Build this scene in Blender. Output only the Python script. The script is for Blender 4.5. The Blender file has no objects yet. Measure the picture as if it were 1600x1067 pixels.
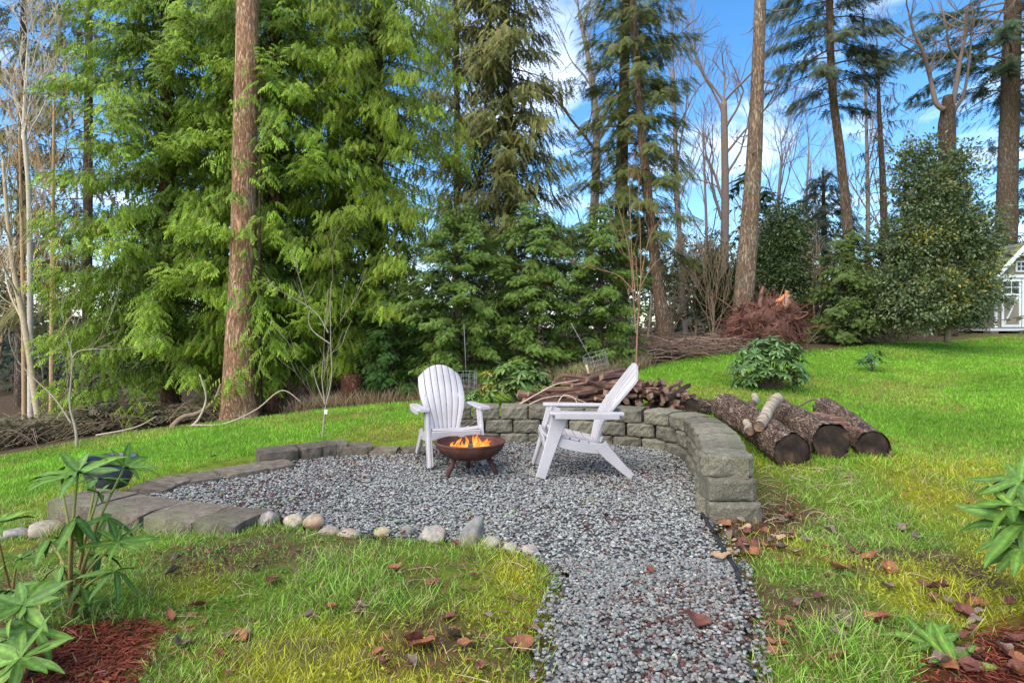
import bpy, math, random
import numpy as np
from mathutils import Vector, Matrix

# ------------------------------------------------------------------ camera, sky, sun, exposure
F, HC, HZ = 960.0, 1.25, 515.0          # focal length and horizon of a 1600 px wide picture, eye height
sc = bpy.context.scene
cam_d = bpy.data.cameras.new('camera'); cam = bpy.data.objects.new('camera', cam_d)
sc.collection.objects.link(cam); sc.camera = cam
cam.location = (0, 0, HC); cam.rotation_euler = (math.pi / 2, 0, 0)
cam_d.sensor_width = 36; cam_d.lens = 36 * F / 1600; cam_d.shift_y = -18.5 / 1600
cam_d.clip_start = 0.05; cam_d.clip_end = 3000

SUN_EL, SUN_AZ = 50, -140               # azimuth clockwise from the view direction
w = bpy.data.worlds.new('World'); sc.world = w; w.use_nodes = True
nt = w.node_tree; nt.nodes.clear(); N = nt.nodes.new; L = nt.links.new
out = N('ShaderNodeOutputWorld'); bg = N('ShaderNodeBackground'); L(bg.outputs[0], out.inputs[0])
bg.inputs['Strength'].default_value = 0.135
sky = N('ShaderNodeTexSky'); sky.sky_type = 'NISHITA'; sky.sun_disc = False
sky.sun_elevation = math.radians(SUN_EL); sky.sun_rotation = math.radians(SUN_AZ)
sky.air_density = 1.0; sky.dust_density = 0.6; sky.ozone_density = 2.5
hsv = N('ShaderNodeHueSaturation'); hsv.inputs['Saturation'].default_value = 1.3; hsv.inputs['Value'].default_value = 1.0
L(sky.outputs[0], hsv.inputs['Color'])
tc = N('ShaderNodeTexCoord'); sep = N('ShaderNodeSeparateXYZ'); L(tc.outputs['Generated'], sep.inputs[0])
mx = N('ShaderNodeMath'); mx.operation = 'ADD'; mx.inputs[1].default_value = 0.25; L(sep.outputs[2], mx.inputs[0])
dv = N('ShaderNodeVectorMath'); dv.operation = 'DIVIDE'; L(tc.outputs['Generated'], dv.inputs[0])
cb = N('ShaderNodeCombineXYZ')
for i in range(3): L(mx.outputs[0], cb.inputs[i])
L(cb.outputs[0], dv.inputs[1])
nz = N('ShaderNodeTexNoise'); nz.inputs['Scale'].default_value = 2.3; nz.inputs['Detail'].default_value = 7
nz.inputs['Roughness'].default_value = 0.58; nz.inputs['Distortion'].default_value = 0.35
L(dv.outputs[0], nz.inputs['Vector'])
rp = N('ShaderNodeValToRGB'); rp.color_ramp.elements[0].position = 0.55; rp.color_ramp.elements[1].position = 0.85
L(nz.outputs['Fac'], rp.inputs[0])
mixc = N('ShaderNodeMix'); mixc.data_type = 'RGBA'; L(rp.outputs[0], mixc.inputs['Factor'])
L(hsv.outputs[0], mixc.inputs['A']); mixc.inputs['B'].default_value = (8.5, 9.0, 9.8, 1)
L(mixc.outputs['Result'], bg.inputs['Color'])

sun_d = bpy.data.lights.new('sun', 'SUN'); sun = bpy.data.objects.new('sun', sun_d); sc.collection.objects.link(sun)
sun_d.energy = 2.6; sun_d.angle = math.radians(80); sun_d.color = (1.0, 0.92, 0.79)
el, az = math.radians(SUN_EL), math.radians(SUN_AZ)
sdir = Vector((math.sin(az) * math.cos(el), math.cos(az) * math.cos(el), math.sin(el)))
sun.rotation_euler = sdir.to_track_quat('Z', 'Y').to_euler()

vs = sc.view_settings; vs.view_transform = 'Standard'; vs.look = 'None'; vs.gamma = 1; vs.use_curve_mapping = False
vs.exposure = 1.05
sc.render.engine = 'CYCLES'
sc.cycles.use_denoising = True
sc.cycles.max_bounces = 6; sc.cycles.diffuse_bounces = 4; sc.cycles.glossy_bounces = 2
sc.cycles.transmission_bounces = 4; sc.cycles.transparent_max_bounces = 4

# ------------------------------------------------------------------ helpers
R = np.random.default_rng(7); random.seed(7)
COL = sc.collection

def px(x, y, Y):                       # the point at distance Y that the photograph shows at pixel x, y
    return np.array([(x - 800) / F * Y, Y, HC - (y - HZ) / F * Y])
def gp(x, y, z=0.0):                   # the point at height z under pixel x, y
    return px(x, y, F * (HC - z) / (y - HZ))
def rad(d): return math.radians(d)
def unit(v): v = np.asarray(v, float); return v / np.maximum(np.linalg.norm(v, axis=-1, keepdims=True), 1e-9)

def _hash(ix, iy, s):
    n = (ix.astype(np.int64) * 374761393 + iy.astype(np.int64) * 668265263 + s * 974634777) & 0xFFFFFFFF
    n = ((n ^ (n >> 13)) * 1274126177) & 0xFFFFFFFF
    return ((n ^ (n >> 16)) & 0xFFFF) / 65535.0
def vn(x, y, s=0):                     # value noise 0..1
    x = np.asarray(x, float); y = np.asarray(y, float)
    ix, iy = np.floor(x), np.floor(y); fx, fy = x - ix, y - iy
    fx = fx * fx * (3 - 2 * fx); fy = fy * fy * (3 - 2 * fy)
    a, b, c, d = _hash(ix, iy, s), _hash(ix + 1, iy, s), _hash(ix, iy + 1, s), _hash(ix + 1, iy + 1, s)
    return (a * (1 - fx) + b * fx) * (1 - fy) + (c * (1 - fx) + d * fx) * fy
def fbm(x, y, s=0, o=4):
    t = 0; a = 0.5; n = 0
    for i in range(o):
        t = t + a * vn(np.asarray(x) * 2 ** i, np.asarray(y) * 2 ** i, s + i * 17); n += a; a *= .5
    return t / n

class MB:
    def __init__(s): s.V = []; s.Fc = []; s.C = []; s.M = []; s.n = 0
    def add(s, V, Fc, col=(1, 1, 1), mat=0):
        V = np.asarray(V, float).reshape(-1, 3); Fc = np.asarray(Fc, np.int64)
        if Fc.shape[1] == 4: Fc = np.concatenate([Fc[:, [0, 1, 2]], Fc[:, [0, 2, 3]]])
        c = np.asarray(col, float)
        if c.ndim == 1: c = np.broadcast_to(c, (len(V), 3))
        s.V.append(V); s.Fc.append(Fc + s.n); s.C.append(c); s.M.append(np.full(len(Fc), mat)); s.n += len(V); return s
    def mesh(s, name, mats, origin=(0, 0, 0), smooth=True):
        V = np.concatenate(s.V) - np.asarray(origin); Fc = np.concatenate(s.Fc); C = np.concatenate(s.C); M = np.concatenate(s.M)
        me = bpy.data.meshes.new(name)
        me.vertices.add(len(V)); me.vertices.foreach_set('co', V.astype(np.float32).ravel())
        me.loops.add(len(Fc) * 3); me.loops.foreach_set('vertex_index', Fc.astype(np.int32).ravel())
        me.polygons.add(len(Fc)); me.polygons.foreach_set('loop_start', np.arange(0, len(Fc) * 3, 3, dtype=np.int32))
        me.polygons.foreach_set('material_index', M.astype(np.int32))
        me.polygons.foreach_set('use_smooth', np.full(len(Fc), smooth))
        a = me.attributes.new('Col', 'FLOAT_COLOR', 'POINT')
        a.data.foreach_set('color', np.concatenate([C, np.ones((len(C), 1))], 1).astype(np.float32).ravel())
        for m in (mats if isinstance(mats, (list, tuple)) else [mats]): me.materials.append(m)
        me.update(calc_edges=True); me.validate()
        return me
    def build(s, name, mats, parent=None, origin=(0, 0, 0), smooth=True, loc=None):
        o = bpy.data.objects.new(name, s.mesh(name, mats, origin, smooth)); COL.objects.link(o)
        if parent is not None: o.parent = parent
        else: o.location = origin if loc is None else loc
        return o

def tag(o, label=None, cat=None, group=None, kind=None):
    if label: o['label'] = label
    if cat: o['category'] = cat
    if group: o['group'] = group
    if kind: o['kind'] = kind
    return o
def empty(name, loc, rz=0):
    o = bpy.data.objects.new(name, None); COL.objects.link(o); o.empty_display_size = .1
    o.location = tuple(loc); o.rotation_euler = (0, 0, rz); return o
def inst(name, me, parent=None, loc=(0, 0, 0), rot=(0, 0, 0), scale=(1, 1, 1)):
    o = bpy.data.objects.new(name, me); COL.objects.link(o); o.parent = parent
    o.location = tuple(loc); o.rotation_euler = tuple(rot); o.scale = tuple(scale) if np.ndim(scale) else (scale,) * 3; return o

def tube(pts, rads, sides=6, cap=True, ell=None, rfun=None):
    pts = np.asarray(pts, float); n = len(pts); rads = np.broadcast_to(np.asarray(rads, float), (n,))
    T = np.gradient(pts, axis=0); T = unit(T)
    up = np.array([0, 0, 1.0]) if abs(T[0, 2]) < .9 else np.array([1.0, 0, 0])
    A = unit(np.cross(T, up)); B = np.cross(T, A)
    th = np.linspace(0, 2 * np.pi, sides, endpoint=False)
    rr = rads[:, None] * np.ones(sides)[None]
    if rfun is not None: rr = rr * rfun(np.cumsum(np.r_[0, np.linalg.norm(np.diff(pts, axis=0), axis=1)])[:, None], th[None])
    V = pts[:, None] + rr[..., None] * (np.cos(th)[None, :, None] * A[:, None] + np.sin(th)[None, :, None] * B[:, None])
    V = V.reshape(-1, 3)
    i = np.arange(n - 1)[:, None] * sides; j = np.arange(sides)[None]; k = (j + 1) % sides
    Q = np.stack([i + j, i + k, i + sides + k, i + sides + j], -1).reshape(-1, 4)
    Fc = np.concatenate([Q[:, [0, 2, 1]], Q[:, [0, 3, 2]]])
    if cap:
        V = np.concatenate([V, pts[:1], pts[-1:]]); a, b = n * sides, n * sides + 1
        j = np.arange(sides); k = (j + 1) % sides
        Fc = np.concatenate([Fc, np.stack([np.full(sides, a), j, k], 1), np.stack([np.full(sides, b), (n - 1) * sides + k, (n - 1) * sides + j], 1)])
    return V, Fc

def box(cx, cy, cz, sx, sy, sz):
    v = np.array([[a, b, c] for a in (-.5, .5) for b in (-.5, .5) for c in (-.5, .5)]) * [sx, sy, sz] + [cx, cy, cz]
    q = [[0, 1, 3, 2], [4, 6, 7, 5], [0, 4, 5, 1], [2, 3, 7, 6], [0, 2, 6, 4], [1, 5, 7, 3]]
    return v, np.array(q)

def bevel_obj(o, wdt=.006, seg=2):
    m = o.modifiers.new('bevel', 'BEVEL'); m.width = wdt; m.segments = seg; m.limit_method = 'ANGLE'; m.angle_limit = rad(35); return o

def frames(d, n):                      # rotation matrices with local x along d and local z near n
    x = unit(d); z = unit(n - (n * x).sum(-1, keepdims=True) * x); y = np.cross(z, x)
    return np.stack([x, y, z], -1)

def soup(mb, T, pos, Rm, scl, base, tip=None, mat=0):
    TV, TF, TW = T; k, n = len(pos), len(TV)
    scl = np.asarray(scl, float); scl = scl[:, None] if scl.ndim == 1 else scl
    V = np.einsum('kij,knj->kni', Rm, TV[None] * scl[:, None]) + pos[:, None]
    Fc = (TF[None] + (np.arange(k) * n)[:, None, None]).reshape(-1, 3)
    base = np.broadcast_to(base, (k, 3))
    C = np.repeat(base[:, None], n, 1)
    if tip is not None:
        tip = np.broadcast_to(tip, (k, 3)); C = base[:, None] * (1 - TW[None, :, None]) + tip[:, None] * TW[None, :, None]
    mb.add(V.reshape(-1, 3), Fc, C.reshape(-1, 3), mat)

def vary(c, k, amt=.25, hue=.12):
    c = np.asarray(c, float)[None] * (1 + amt * R.uniform(-1, 1, (k, 1))) * (1 + hue * R.uniform(-1, 1, (k, 3)))
    return np.clip(c, 0, 1)

def pip(P, x, y):
    P = np.asarray(P)[:, :2]; x = np.asarray(x); y = np.asarray(y); ins = np.zeros(x.shape, bool); j = len(P) - 1
    for i in range(len(P)):
        xi, yi = P[i]; xj, yj = P[j]
        c = ((yi > y) != (yj > y)) & (x < (xj - xi) * (y - yi) / (yj - yi + 1e-12) + xi); ins ^= c; j = i
    return ins
def pdist(P, x, y, closed=True):
    P = np.asarray(P)[:, :2]; d = np.full(np.shape(x), 1e9); n = len(P)
    for i in range(n if closed else n - 1):
        a, b = P[i], P[(i + 1) % n]; ab = b - a; t = np.clip(((x - a[0]) * ab[0] + (y - a[1]) * ab[1]) / (ab @ ab + 1e-12), 0, 1)
        d = np.minimum(d, np.hypot(x - a[0] - t * ab[0], y - a[1] - t * ab[1]))
    return d
def spline(P, n):
    P = np.asarray(P, float); k = len(P); t = np.linspace(0, k - 1, n); i = np.clip(t.astype(int), 0, k - 2); f = (t - i)[:, None]
    p0 = P[np.clip(i - 1, 0, k - 1)]; p1 = P[i]; p2 = P[i + 1]; p3 = P[np.clip(i + 2, 0, k - 1)]
    return .5 * (2 * p1 + (p2 - p0) * f + (2 * p0 - 5 * p1 + 4 * p2 - p3) * f ** 2 + (3 * p1 - p0 - 3 * p2 + p3) * f ** 3)

# ------------------------------------------------------------------ materials
def nodes(name):
    m = bpy.data.materials.new(name); m.use_nodes = True; t = m.node_tree
    b = t.nodes['Principled BSDF']; return m, t, b
def ramp(t, cols, fac):
    r = t.nodes.new('ShaderNodeValToRGB'); e = r.color_ramp.elements
    while len(e) < len(cols): e.new(.5)
    for i, (p, c) in enumerate(cols): e[i].position = p; e[i].color = (*c, 1)
    t.links.new(fac, r.inputs[0]); return r.outputs[0]
def noise_n(t, scale, detail=6, rough=.6, coord='Object', stretch=None, dist=0):
    c = t.nodes.new('ShaderNodeTexCoord'); n = t.nodes.new('ShaderNodeTexNoise')
    n.inputs['Scale'].default_value = scale; n.inputs['Detail'].default_value = detail; n.inputs['Roughness'].default_value = rough
    n.inputs['Distortion'].default_value = dist
    v = c.outputs[coord]
    if stretch:
        mp = t.nodes.new('ShaderNodeMapping'); mp.inputs['Scale'].default_value = stretch; t.links.new(v, mp.inputs[0]); v = mp.outputs[0]
    t.links.new(v, n.inputs['Vector']); return n.outputs['Fac']
def bump(t, b, h, strength=.5, dist=.02):
    n = t.nodes.new('ShaderNodeBump'); n.inputs['Strength'].default_value = strength; n.inputs['Distance'].default_value = dist
    t.links.new(h, n.inputs['Height']); t.links.new(n.outputs[0], b.inputs['Normal'])
def mixcol(t, a, b2, fac, mode='MIX'):
    m = t.nodes.new('ShaderNodeMix'); m.data_type = 'RGBA'; m.blend_type = mode
    for s, v in (('A', a), ('B', b2), ('Factor', fac)):
        if isinstance(v, (int, float)): m.inputs[s].default_value = v
        elif isinstance(v, tuple): m.inputs[s].default_value = (*v, 1)
        else: t.links.new(v, m.inputs[s])
    return m.outputs['Result']
def attr(t):
    a = t.nodes.new('ShaderNodeAttribute'); a.attribute_name = 'Col'; return a.outputs['Color']

def surf(name, cols, scale=8, rough=.85, bs=.5, bd=.01, stretch=None, vcol=False, spots=None, bscale=None, spec=.3, dist=0, detail=6, objvar=0, speck=None):
    m, t, b = nodes(name); f = noise_n(t, scale, detail, .65, stretch=stretch, dist=dist)
    c = ramp(t, cols, f)
    if spots:                          # (colour, scale, low, high)
        s = ramp(t, [(spots[2], (0, 0, 0)), (spots[3], (1, 1, 1))], noise_n(t, spots[1], 4, .6)); c = mixcol(t, c, spots[0], s)
    if speck: c = mixcol(t, c, ramp(t, [(.32, (1 - speck[1],) * 3), (.5, (1, 1, 1)), (.68, (1 + speck[1],) * 3)], noise_n(t, speck[0], 3, .8)), 1.0, 'MULTIPLY')
    if vcol: c = mixcol(t, c, attr(t), 1.0, 'MULTIPLY')
    if objvar:
        oi = t.nodes.new('ShaderNodeObjectInfo')
        c = mixcol(t, c, ramp(t, [(0, (1 - objvar,) * 3), (1, (1 + objvar, 1 + objvar, 1 + objvar * .9))], oi.outputs['Random']), 1.0, 'MULTIPLY')
    t.links.new(c, b.inputs['Base Color']); b.inputs['Roughness'].default_value = rough; b.inputs['Specular IOR Level'].default_value = spec
    h = noise_n(t, bscale or scale * 2.5, 8, .7, stretch=stretch, dist=dist); bump(t, b, h, bs, bd)
    return m
def leafmat(name, rough=.5, trans=.3, spec=.3):
    m, t, b = nodes(name); c = attr(t); t.links.new(c, b.inputs['Base Color'])
    b.inputs['Roughness'].default_value = rough; b.inputs['Specular IOR Level'].default_value = spec
    tr = t.nodes.new('ShaderNodeBsdfTranslucent'); t.links.new(c, tr.inputs[0])
    ms = t.nodes.new('ShaderNodeMixShader'); ms.inputs[0].default_value = trans
    t.links.new(b.outputs[0], ms.inputs[1]); t.links.new(tr.outputs[0], ms.inputs[2])
    t.links.new(ms.outputs[0], t.nodes['Material Output'].inputs['Surface']); return m

M = {}
M['leaf'] = leafmat('foliage', .55, .25)
M['glossleaf'] = leafmat('glossy_foliage', .34, .15, .45)
M['blade'] = leafmat('grass_blades', .5, .35, .25)
M['litter'] = leafmat('dry_leaf', .8, .15, .15)
M['twig'] = surf('twig', [(.3, (.75, .75, .75)), (.7, (1.2, 1.15, 1.1))], 25, .9, .4, .004, vcol=True)
M['pebble'] = surf('pebbles', [(.3, (.75, .75, .75)), (.7, (1.25, 1.25, 1.25))], 90, .85, .3, .002, vcol=True, spec=.2)
def barkmat(name, dark, cols, spots, scale, stretch, dis=.3, width=.2, bd=.03):
    m, t, b = nodes(name); cc = t.nodes.new('ShaderNodeTexCoord'); mp = t.nodes.new('ShaderNodeMapping'); mp.inputs['Scale'].default_value = (1, 1, stretch); t.links.new(cc.outputs['Object'], mp.inputs[0])
    nn = t.nodes.new('ShaderNodeTexNoise'); nn.inputs['Scale'].default_value = scale * .7; nn.inputs['Detail'].default_value = 5; t.links.new(mp.outputs[0], nn.inputs['Vector'])
    ad = t.nodes.new('ShaderNodeMix'); ad.data_type = 'VECTOR'; ad.inputs['Factor'].default_value = dis; t.links.new(mp.outputs[0], ad.inputs[4]); t.links.new(nn.outputs['Color'], ad.inputs[5])
    vo = t.nodes.new('ShaderNodeTexVoronoi'); vo.feature = 'DISTANCE_TO_EDGE'; vo.inputs['Scale'].default_value = scale; t.links.new(ad.outputs[1], vo.inputs['Vector'])
    plate = ramp(t, [(0, (0, 0, 0)), (width, (1, 1, 1))], vo.outputs['Distance'])
    c = ramp(t, cols, noise_n(t, scale * 1.3, 8, .72, stretch=(1, 1, stretch * 1.6)))
    s = ramp(t, [(spots[2], (0, 0, 0)), (spots[3], (1, 1, 1))], noise_n(t, spots[1], 5, .7)); c = mixcol(t, c, spots[0], s)
    pm = t.nodes.new('ShaderNodeMath'); pm.operation = 'MAXIMUM'; t.links.new(plate, pm.inputs[0]); t.links.new(ramp(t, [(.45, (0, 0, 0)), (.8, (.6, .6, .6))], noise_n(t, scale * .5, 6, .7)), pm.inputs[1]); c = mixcol(t, dark, c, pm.outputs[0]); c = mixcol(t, c, attr(t), 1.0, 'MULTIPLY'); t.links.new(c, b.inputs['Base Color']); b.inputs['Roughness'].default_value = .95; b.inputs['Specular IOR Level'].default_value = .2
    hh = mixcol(t, plate, ramp(t, [(.3, (0, 0, 0)), (.7, (1, 1, 1))], noise_n(t, scale * 5, 6, .7, stretch=(1, 1, stretch * 2))), .4); bump(t, b, hh, 1.0, bd); return m
M['bark'] = barkmat('fissured_bark', (.075, .05, .036), [(.28, (.14, .098, .068)), (.5, (.27, .195, .14)), (.72, (.44, .34, .26))], ((.33, .33, .27), 2.4, .50, .72), 22, .14, dis=.26, width=.26)
M['concrete'] = surf('split_face_concrete', [(.25, (.11, .096, .066)), (.5, (.195, .172, .122)), (.75, (.29, .26, .192))], 14, .95, .8, .014, spots=((.10, .115, .045), 3.5, .58, .80), bscale=75, objvar=.22, speck=(110, .45))
M['capstone'] = surf('weathered_cap_concrete', [(.25, (.075, .058, .043)), (.5, (.14, .112, .084)), (.75, (.23, .19, .145))], 12, .95, .7, .01, spots=((.12, .14, .05), 3, .55, .8), bscale=70, objvar=.26, speck=(130, .55))
M['logbark'] = barkmat('log_bark', (.022, .015, .013), [(.3, (.12, .08, .062)), (.5, (.34, .25, .20)), (.7, (.66, .53, .44))], ((.50, .44, .37), 7, .48, .66), 21, .34, dis=.3, width=.24, bd=.04)
M['logend'] = surf('dark_cut_log_end', [(.35, (.012, .009, .008)), (.55, (.045, .028, .02)), (.72, (.16, .095, .045))], 6, .9, .6, .01)
M['wood'] = surf('split_firewood', [(.28, (.055, .026, .02)), (.5, (.15, .075, .055)), (.72, (.36, .23, .17))], 13, .9, .7, .012, stretch=(.25, 2, 2), vcol=True, objvar=.6)
M['woodend'] = surf('firewood_end', [(.3, (.10, .06, .04)), (.7, (.36, .24, .16))], 30, .9, .4, .005, objvar=.3)
M['birch'] = surf('birch_bark', [(.36, (.06, .05, .04)), (.48, (.36, .29, .20)), (.7, (.58, .52, .42))], 8, .8, .5, .006, stretch=(1, 1, 3), spots=((.50, .28, .09), 7, .5, .66))
M['plastic'] = surf('weathered_white_plastic', [(.3, (.42, .38, .375)), (.55, (.51, .468, .465)), (.8, (.56, .52, .515))], 3, .5, .06, .001, spots=((.36, .32, .295), 60, .62, .80), bscale=200, spec=.35)
M['rust'] = surf('rusty_steel', [(.3, (.045, .018, .014)), (.55, (.10, .037, .026)), (.8, (.18, .072, .044))], 12, .75, .4, .003, bscale=80, spec=.4)
M['ash'] = surf('ash_and_char', [(.3, (.01, .009, .008)), (.7, (.13, .12, .11))], 30, .95, .8, .01)
M['glaze'] = surf('blue_grey_glaze', [(.3, (.03, .036, .042)), (.7, (.09, .10, .115))], 5, .3, .1, .002, spec=.6)
M['soil'] = surf('potting_soil', [(.3, (.012, .009, .006)), (.7, (.05, .035, .022))], 40, .95, 1, .015)
M['rock'] = surf('fieldstone', [(.25, (.20, .175, .155)), (.5, (.40, .37, .33)), (.75, (.64, .60, .55))], 26, .85, .7, .012, spots=((.48, .31, .22), 4, .5, .74), vcol=True, bscale=40)
M['rubber'] = surf('black_edging_plastic', [(.3, (.012, .012, .012)), (.7, (.045, .045, .045))], 20, .5, .2, .003)
M['wire'] = surf('galvanised_wire', [(.3, (.16, .165, .16)), (.7, (.32, .325, .31))], 30, .45, .1, .001)
M['stake'] = surf('wooden_stake', [(.3, (.35, .25, .15)), (.7, (.62, .50, .36))], 20, .9, .3, .004, stretch=(1, 1, .2))
M['root'] = surf('torn_roots', [(.3, (.7, .65, .62)), (.7, (1.3, 1.25, 1.2))], 14, .95, .8, .015, vcol=True)
M['white_paint'] = surf('white_paint', [(.3, (.72, .72, .70)), (.7, (.84, .84, .83))], 6, .5, .1, .002)
M['tan_paint'] = surf('tan_paint', [(.3, (.24, .195, .15)), (.7, (.31, .26, .21))], 5, .7, .2, .003)
M['roofing'] = surf('mossy_shingle', [(.3, (.10, .10, .085)), (.7, (.19, .185, .16))], 9, .95, .5, .01, spots=((.25, .30, .04), 1.6, .42, .62))
mg, tg, bgl = nodes('window_glass'); bgl.inputs['Base Color'].default_value = (.02, .025, .03, 1); bgl.inputs['Roughness'].default_value = .08; M['glass'] = mg
mfl, tf, bf = nodes('flame'); bf.inputs['Base Color'].default_value = (0, 0, 0, 1); tf.links.new(attr(tf), bf.inputs['Emission Color']); bf.inputs['Emission Strength'].default_value = .55
bf.inputs['Specular IOR Level'].default_value = 0; M['flame'] = mfl
# ------------------------------------------------------------------ terrain
_ctl = [px(*p) for p in [(0, 715, 8), (200, 676, 9), (375, 655, 10), (500, 640, 10.2), (640, 628, 10.2), (780, 612, 10.2), (930, 592, 10),
    (1000, 578, 10.5), (1080, 560, 11.5), (1150, 550, 12.3), (1300, 548, 13), (1400, 537, 15), (1600, 527, 18), (1200, 608, 9), (1000, 640, 7.7), (860, 645, 7.6),
    (640, 650, 8), (600, 687, 7.05), (480, 688, 6.9), (300, 720, 5.9), (100, 745, 6), (30, 800, 4.9), (1190, 738, 5), (1240, 735, 4.9), (1400, 715, 5.3),
    (1300, 800, 4.3), (1500, 640, 8), (1500, 600, 10), (1500, 565, 12), (1590, 560, 13), (1400, 900, 3.1), (1590, 800, 4.2)]]
_ctl += [np.array(p, float) for p in [(-2.3, 2.2, .0), (-1.3, 3.0, .03), (0, 2.2, .0), (0, 3.2, .03), (1.2, 2.2, -.01), (2, 2.2, -.01), (-2.8, 3.9, -.09), (-4.5, 4, -.2), (-8, 5, -.6), (8, 5, .25),
    (8, 9, .5), (-12, 12, -.9), (-6, 16, -.5), (0, 16, .4), (8, 18, 1.0), (22, 22, 1.35), (0, 26, .5), (-22, 26, -1.3), (0, -4, 0), (-6, -4, -.2), (6, -4, 0), (2.0, 6.0, .17), (1.7, 7.2, .28), (-.1, 7.5, .23)]]
_ctl = np.array(_ctl); _P = _ctl[:, :2]
def _tps(r): return np.where(r > 1e-9, r * r * np.log(np.maximum(r, 1e-9)), 0)
_n = len(_P); _A = np.zeros((_n + 3, _n + 3)); _d = np.linalg.norm(_P[:, None] - _P[None], axis=-1)
_A[:_n, :_n] = _tps(_d) + np.eye(_n) * .02; _A[:_n, _n] = 1; _A[:_n, _n + 1:] = _P; _A[_n, :_n] = 1; _A[_n + 1:, :_n] = _P.T
_W = np.linalg.solve(_A, np.r_[_ctl[:, 2], 0, 0, 0])
def h0(x, y):
    x = np.asarray(x, float); y = np.asarray(y, float); q = np.stack([np.clip(x, -24, 26), np.clip(y, -5, 30)], -1)
    z = _W[_n] + q @ _W[_n + 1:]
    for i in range(_n): z = z + _W[i] * _tps(np.hypot(q[..., 0] - _P[i, 0], q[..., 1] - _P[i, 1]))
    return np.clip(z, -1.6, 1.5)
# the gravel: a round seating area and the path that leads to it
INNER_WALL = np.array([gp(*p)[:2] for p in [(715, 691), (780, 690), (900, 692), (1000, 698), (1058, 711), (1084, 740), (1090, 770), (1092, 801)]])
INNER_WALL = spline(INNER_WALL, 60)
PATIO = np.concatenate([[gp(*p)[:2] for p in [(1092, 801), (1120, 842), (1148, 890), (1158, 960), (1168, 1067), (1185, 1250), (862, 1250), (868, 1067), (866, 980), (880, 930), (893, 900),
    (872, 880), (840, 866), (770, 851), (700, 842), (600, 836), (520, 828), (430, 806), (423, 797), (362, 791), (290, 783), (206, 768), (229, 753), (259, 745), (317, 737), (443, 716), (456, 709), (533, 700), (624, 699), (668, 694)]], INNER_WALL])
class Raster:                          # a function sampled once on a fine grid and read back by interpolation
    def __init__(s, fn, x0, x1, y0, y1, st):
        s.x0, s.y0, s.st = x0, y0, st; s.nx, s.ny = int((x1 - x0) / st) + 2, int((y1 - y0) / st) + 2
        gx_, gy_ = np.meshgrid(x0 + st * np.arange(s.nx), y0 + st * np.arange(s.ny)); s.a = fn(gx_, gy_)
    def __call__(s, x, y):
        u = np.clip((np.asarray(x, float) - s.x0) / s.st, 0, s.nx - 1.001); v = np.clip((np.asarray(y, float) - s.y0) / s.st, 0, s.ny - 1.001)
        i, j = u.astype(int), v.astype(int); f, g_ = u - i, v - j; a = s.a
        return (a[j, i] * (1 - f) + a[j, i + 1] * f) * (1 - g_) + (a[j + 1, i] * (1 - f) + a[j + 1, i + 1] * f) * g_
_sd = Raster(lambda x, y: np.where(pip(PATIO, x, y), 1, -1) * pdist(PATIO, x, y), -4.2, 2.8, 1.0, 7.8, .025)
_hn = Raster(h0, -25, 27, -6, 31, .2)
h0 = _hn
def in_patio(x, y): return _sd(x, y) > 0
def patio_d(x, y): x = np.asarray(x, float); y = np.asarray(y, float); return np.abs(_sd(x, y)) + np.maximum(np.maximum(-4.2 - x, x - 2.8), 0) + np.maximum(y - 7.8, 0)
def hgt(x, y):
    z = h0(x, y); d = patio_d(x, y); ins = in_patio(x, y)
    z = z + (.014 * (fbm(np.asarray(x) * 3, np.asarray(y) * 3, 3) - .5) * 2) * ~ins
    k = np.clip(1 - d / .16, 0, 1); k = np.where(ins, 1, k)         # dips under the gravel and the kerb stones
    return z * (1 - k) + np.minimum(z, -.06) * k
# forest edge as a line across the picture, used to colour the ground and end the lawn
EDGE = np.array([px(*p)[:2] for p in [(-260, 740, 7.5), (0, 715, 8), (200, 676, 9), (375, 660, 9.8), (500, 640, 10.2), (640, 628, 10.2), (780, 612, 10.2), (930, 592, 10), (1000, 578, 10.5), (1080, 560, 11.5), (1150, 550, 12.3), (1300, 548, 13), (1400, 537, 15.2), (1600, 527, 19), (1800, 527, 21)]])
def edge_d(x, y):                      # positive beyond the edge (in the wood)
    ye = np.interp(x, EDGE[:, 0], EDGE[:, 1]); return np.asarray(y) - ye
MULCH = [np.array([gp(*p)[:2] for p in q]) for q in ([(60, 1000), (130, 985), (215, 975), (255, 990), (225, 1040), (215, 1130), (0, 1200), (-60, 1067)],
    [(1535, 985), (1600, 960), (1700, 980), (1800, 1100), (1500, 1150), (1380, 1120), (1450, 1035)])]
DIRT = [np.array([gp(*p)[:2] for p in q]) for q in ([(1100, 812), (1190, 790), (1240, 780), (1260, 800), (1225, 850), (1165, 880), (1130, 850)], [(240, 860), (330, 840), (400, 850), (360, 905), (260, 915)], [(610, 975), (700, 955), (760, 1000), (690, 1067), (560, 1060)])]
def soft(P, x, y, s=.12):
    d = pdist(P, x, y) + .12 * (fbm(np.asarray(x) * 6, np.asarray(y) * 6, 9) - .5); return np.where(pip(P, x, y), np.clip(.5 + d / s, 0, 1), np.clip(.5 - d / s, 0, 1))

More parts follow.
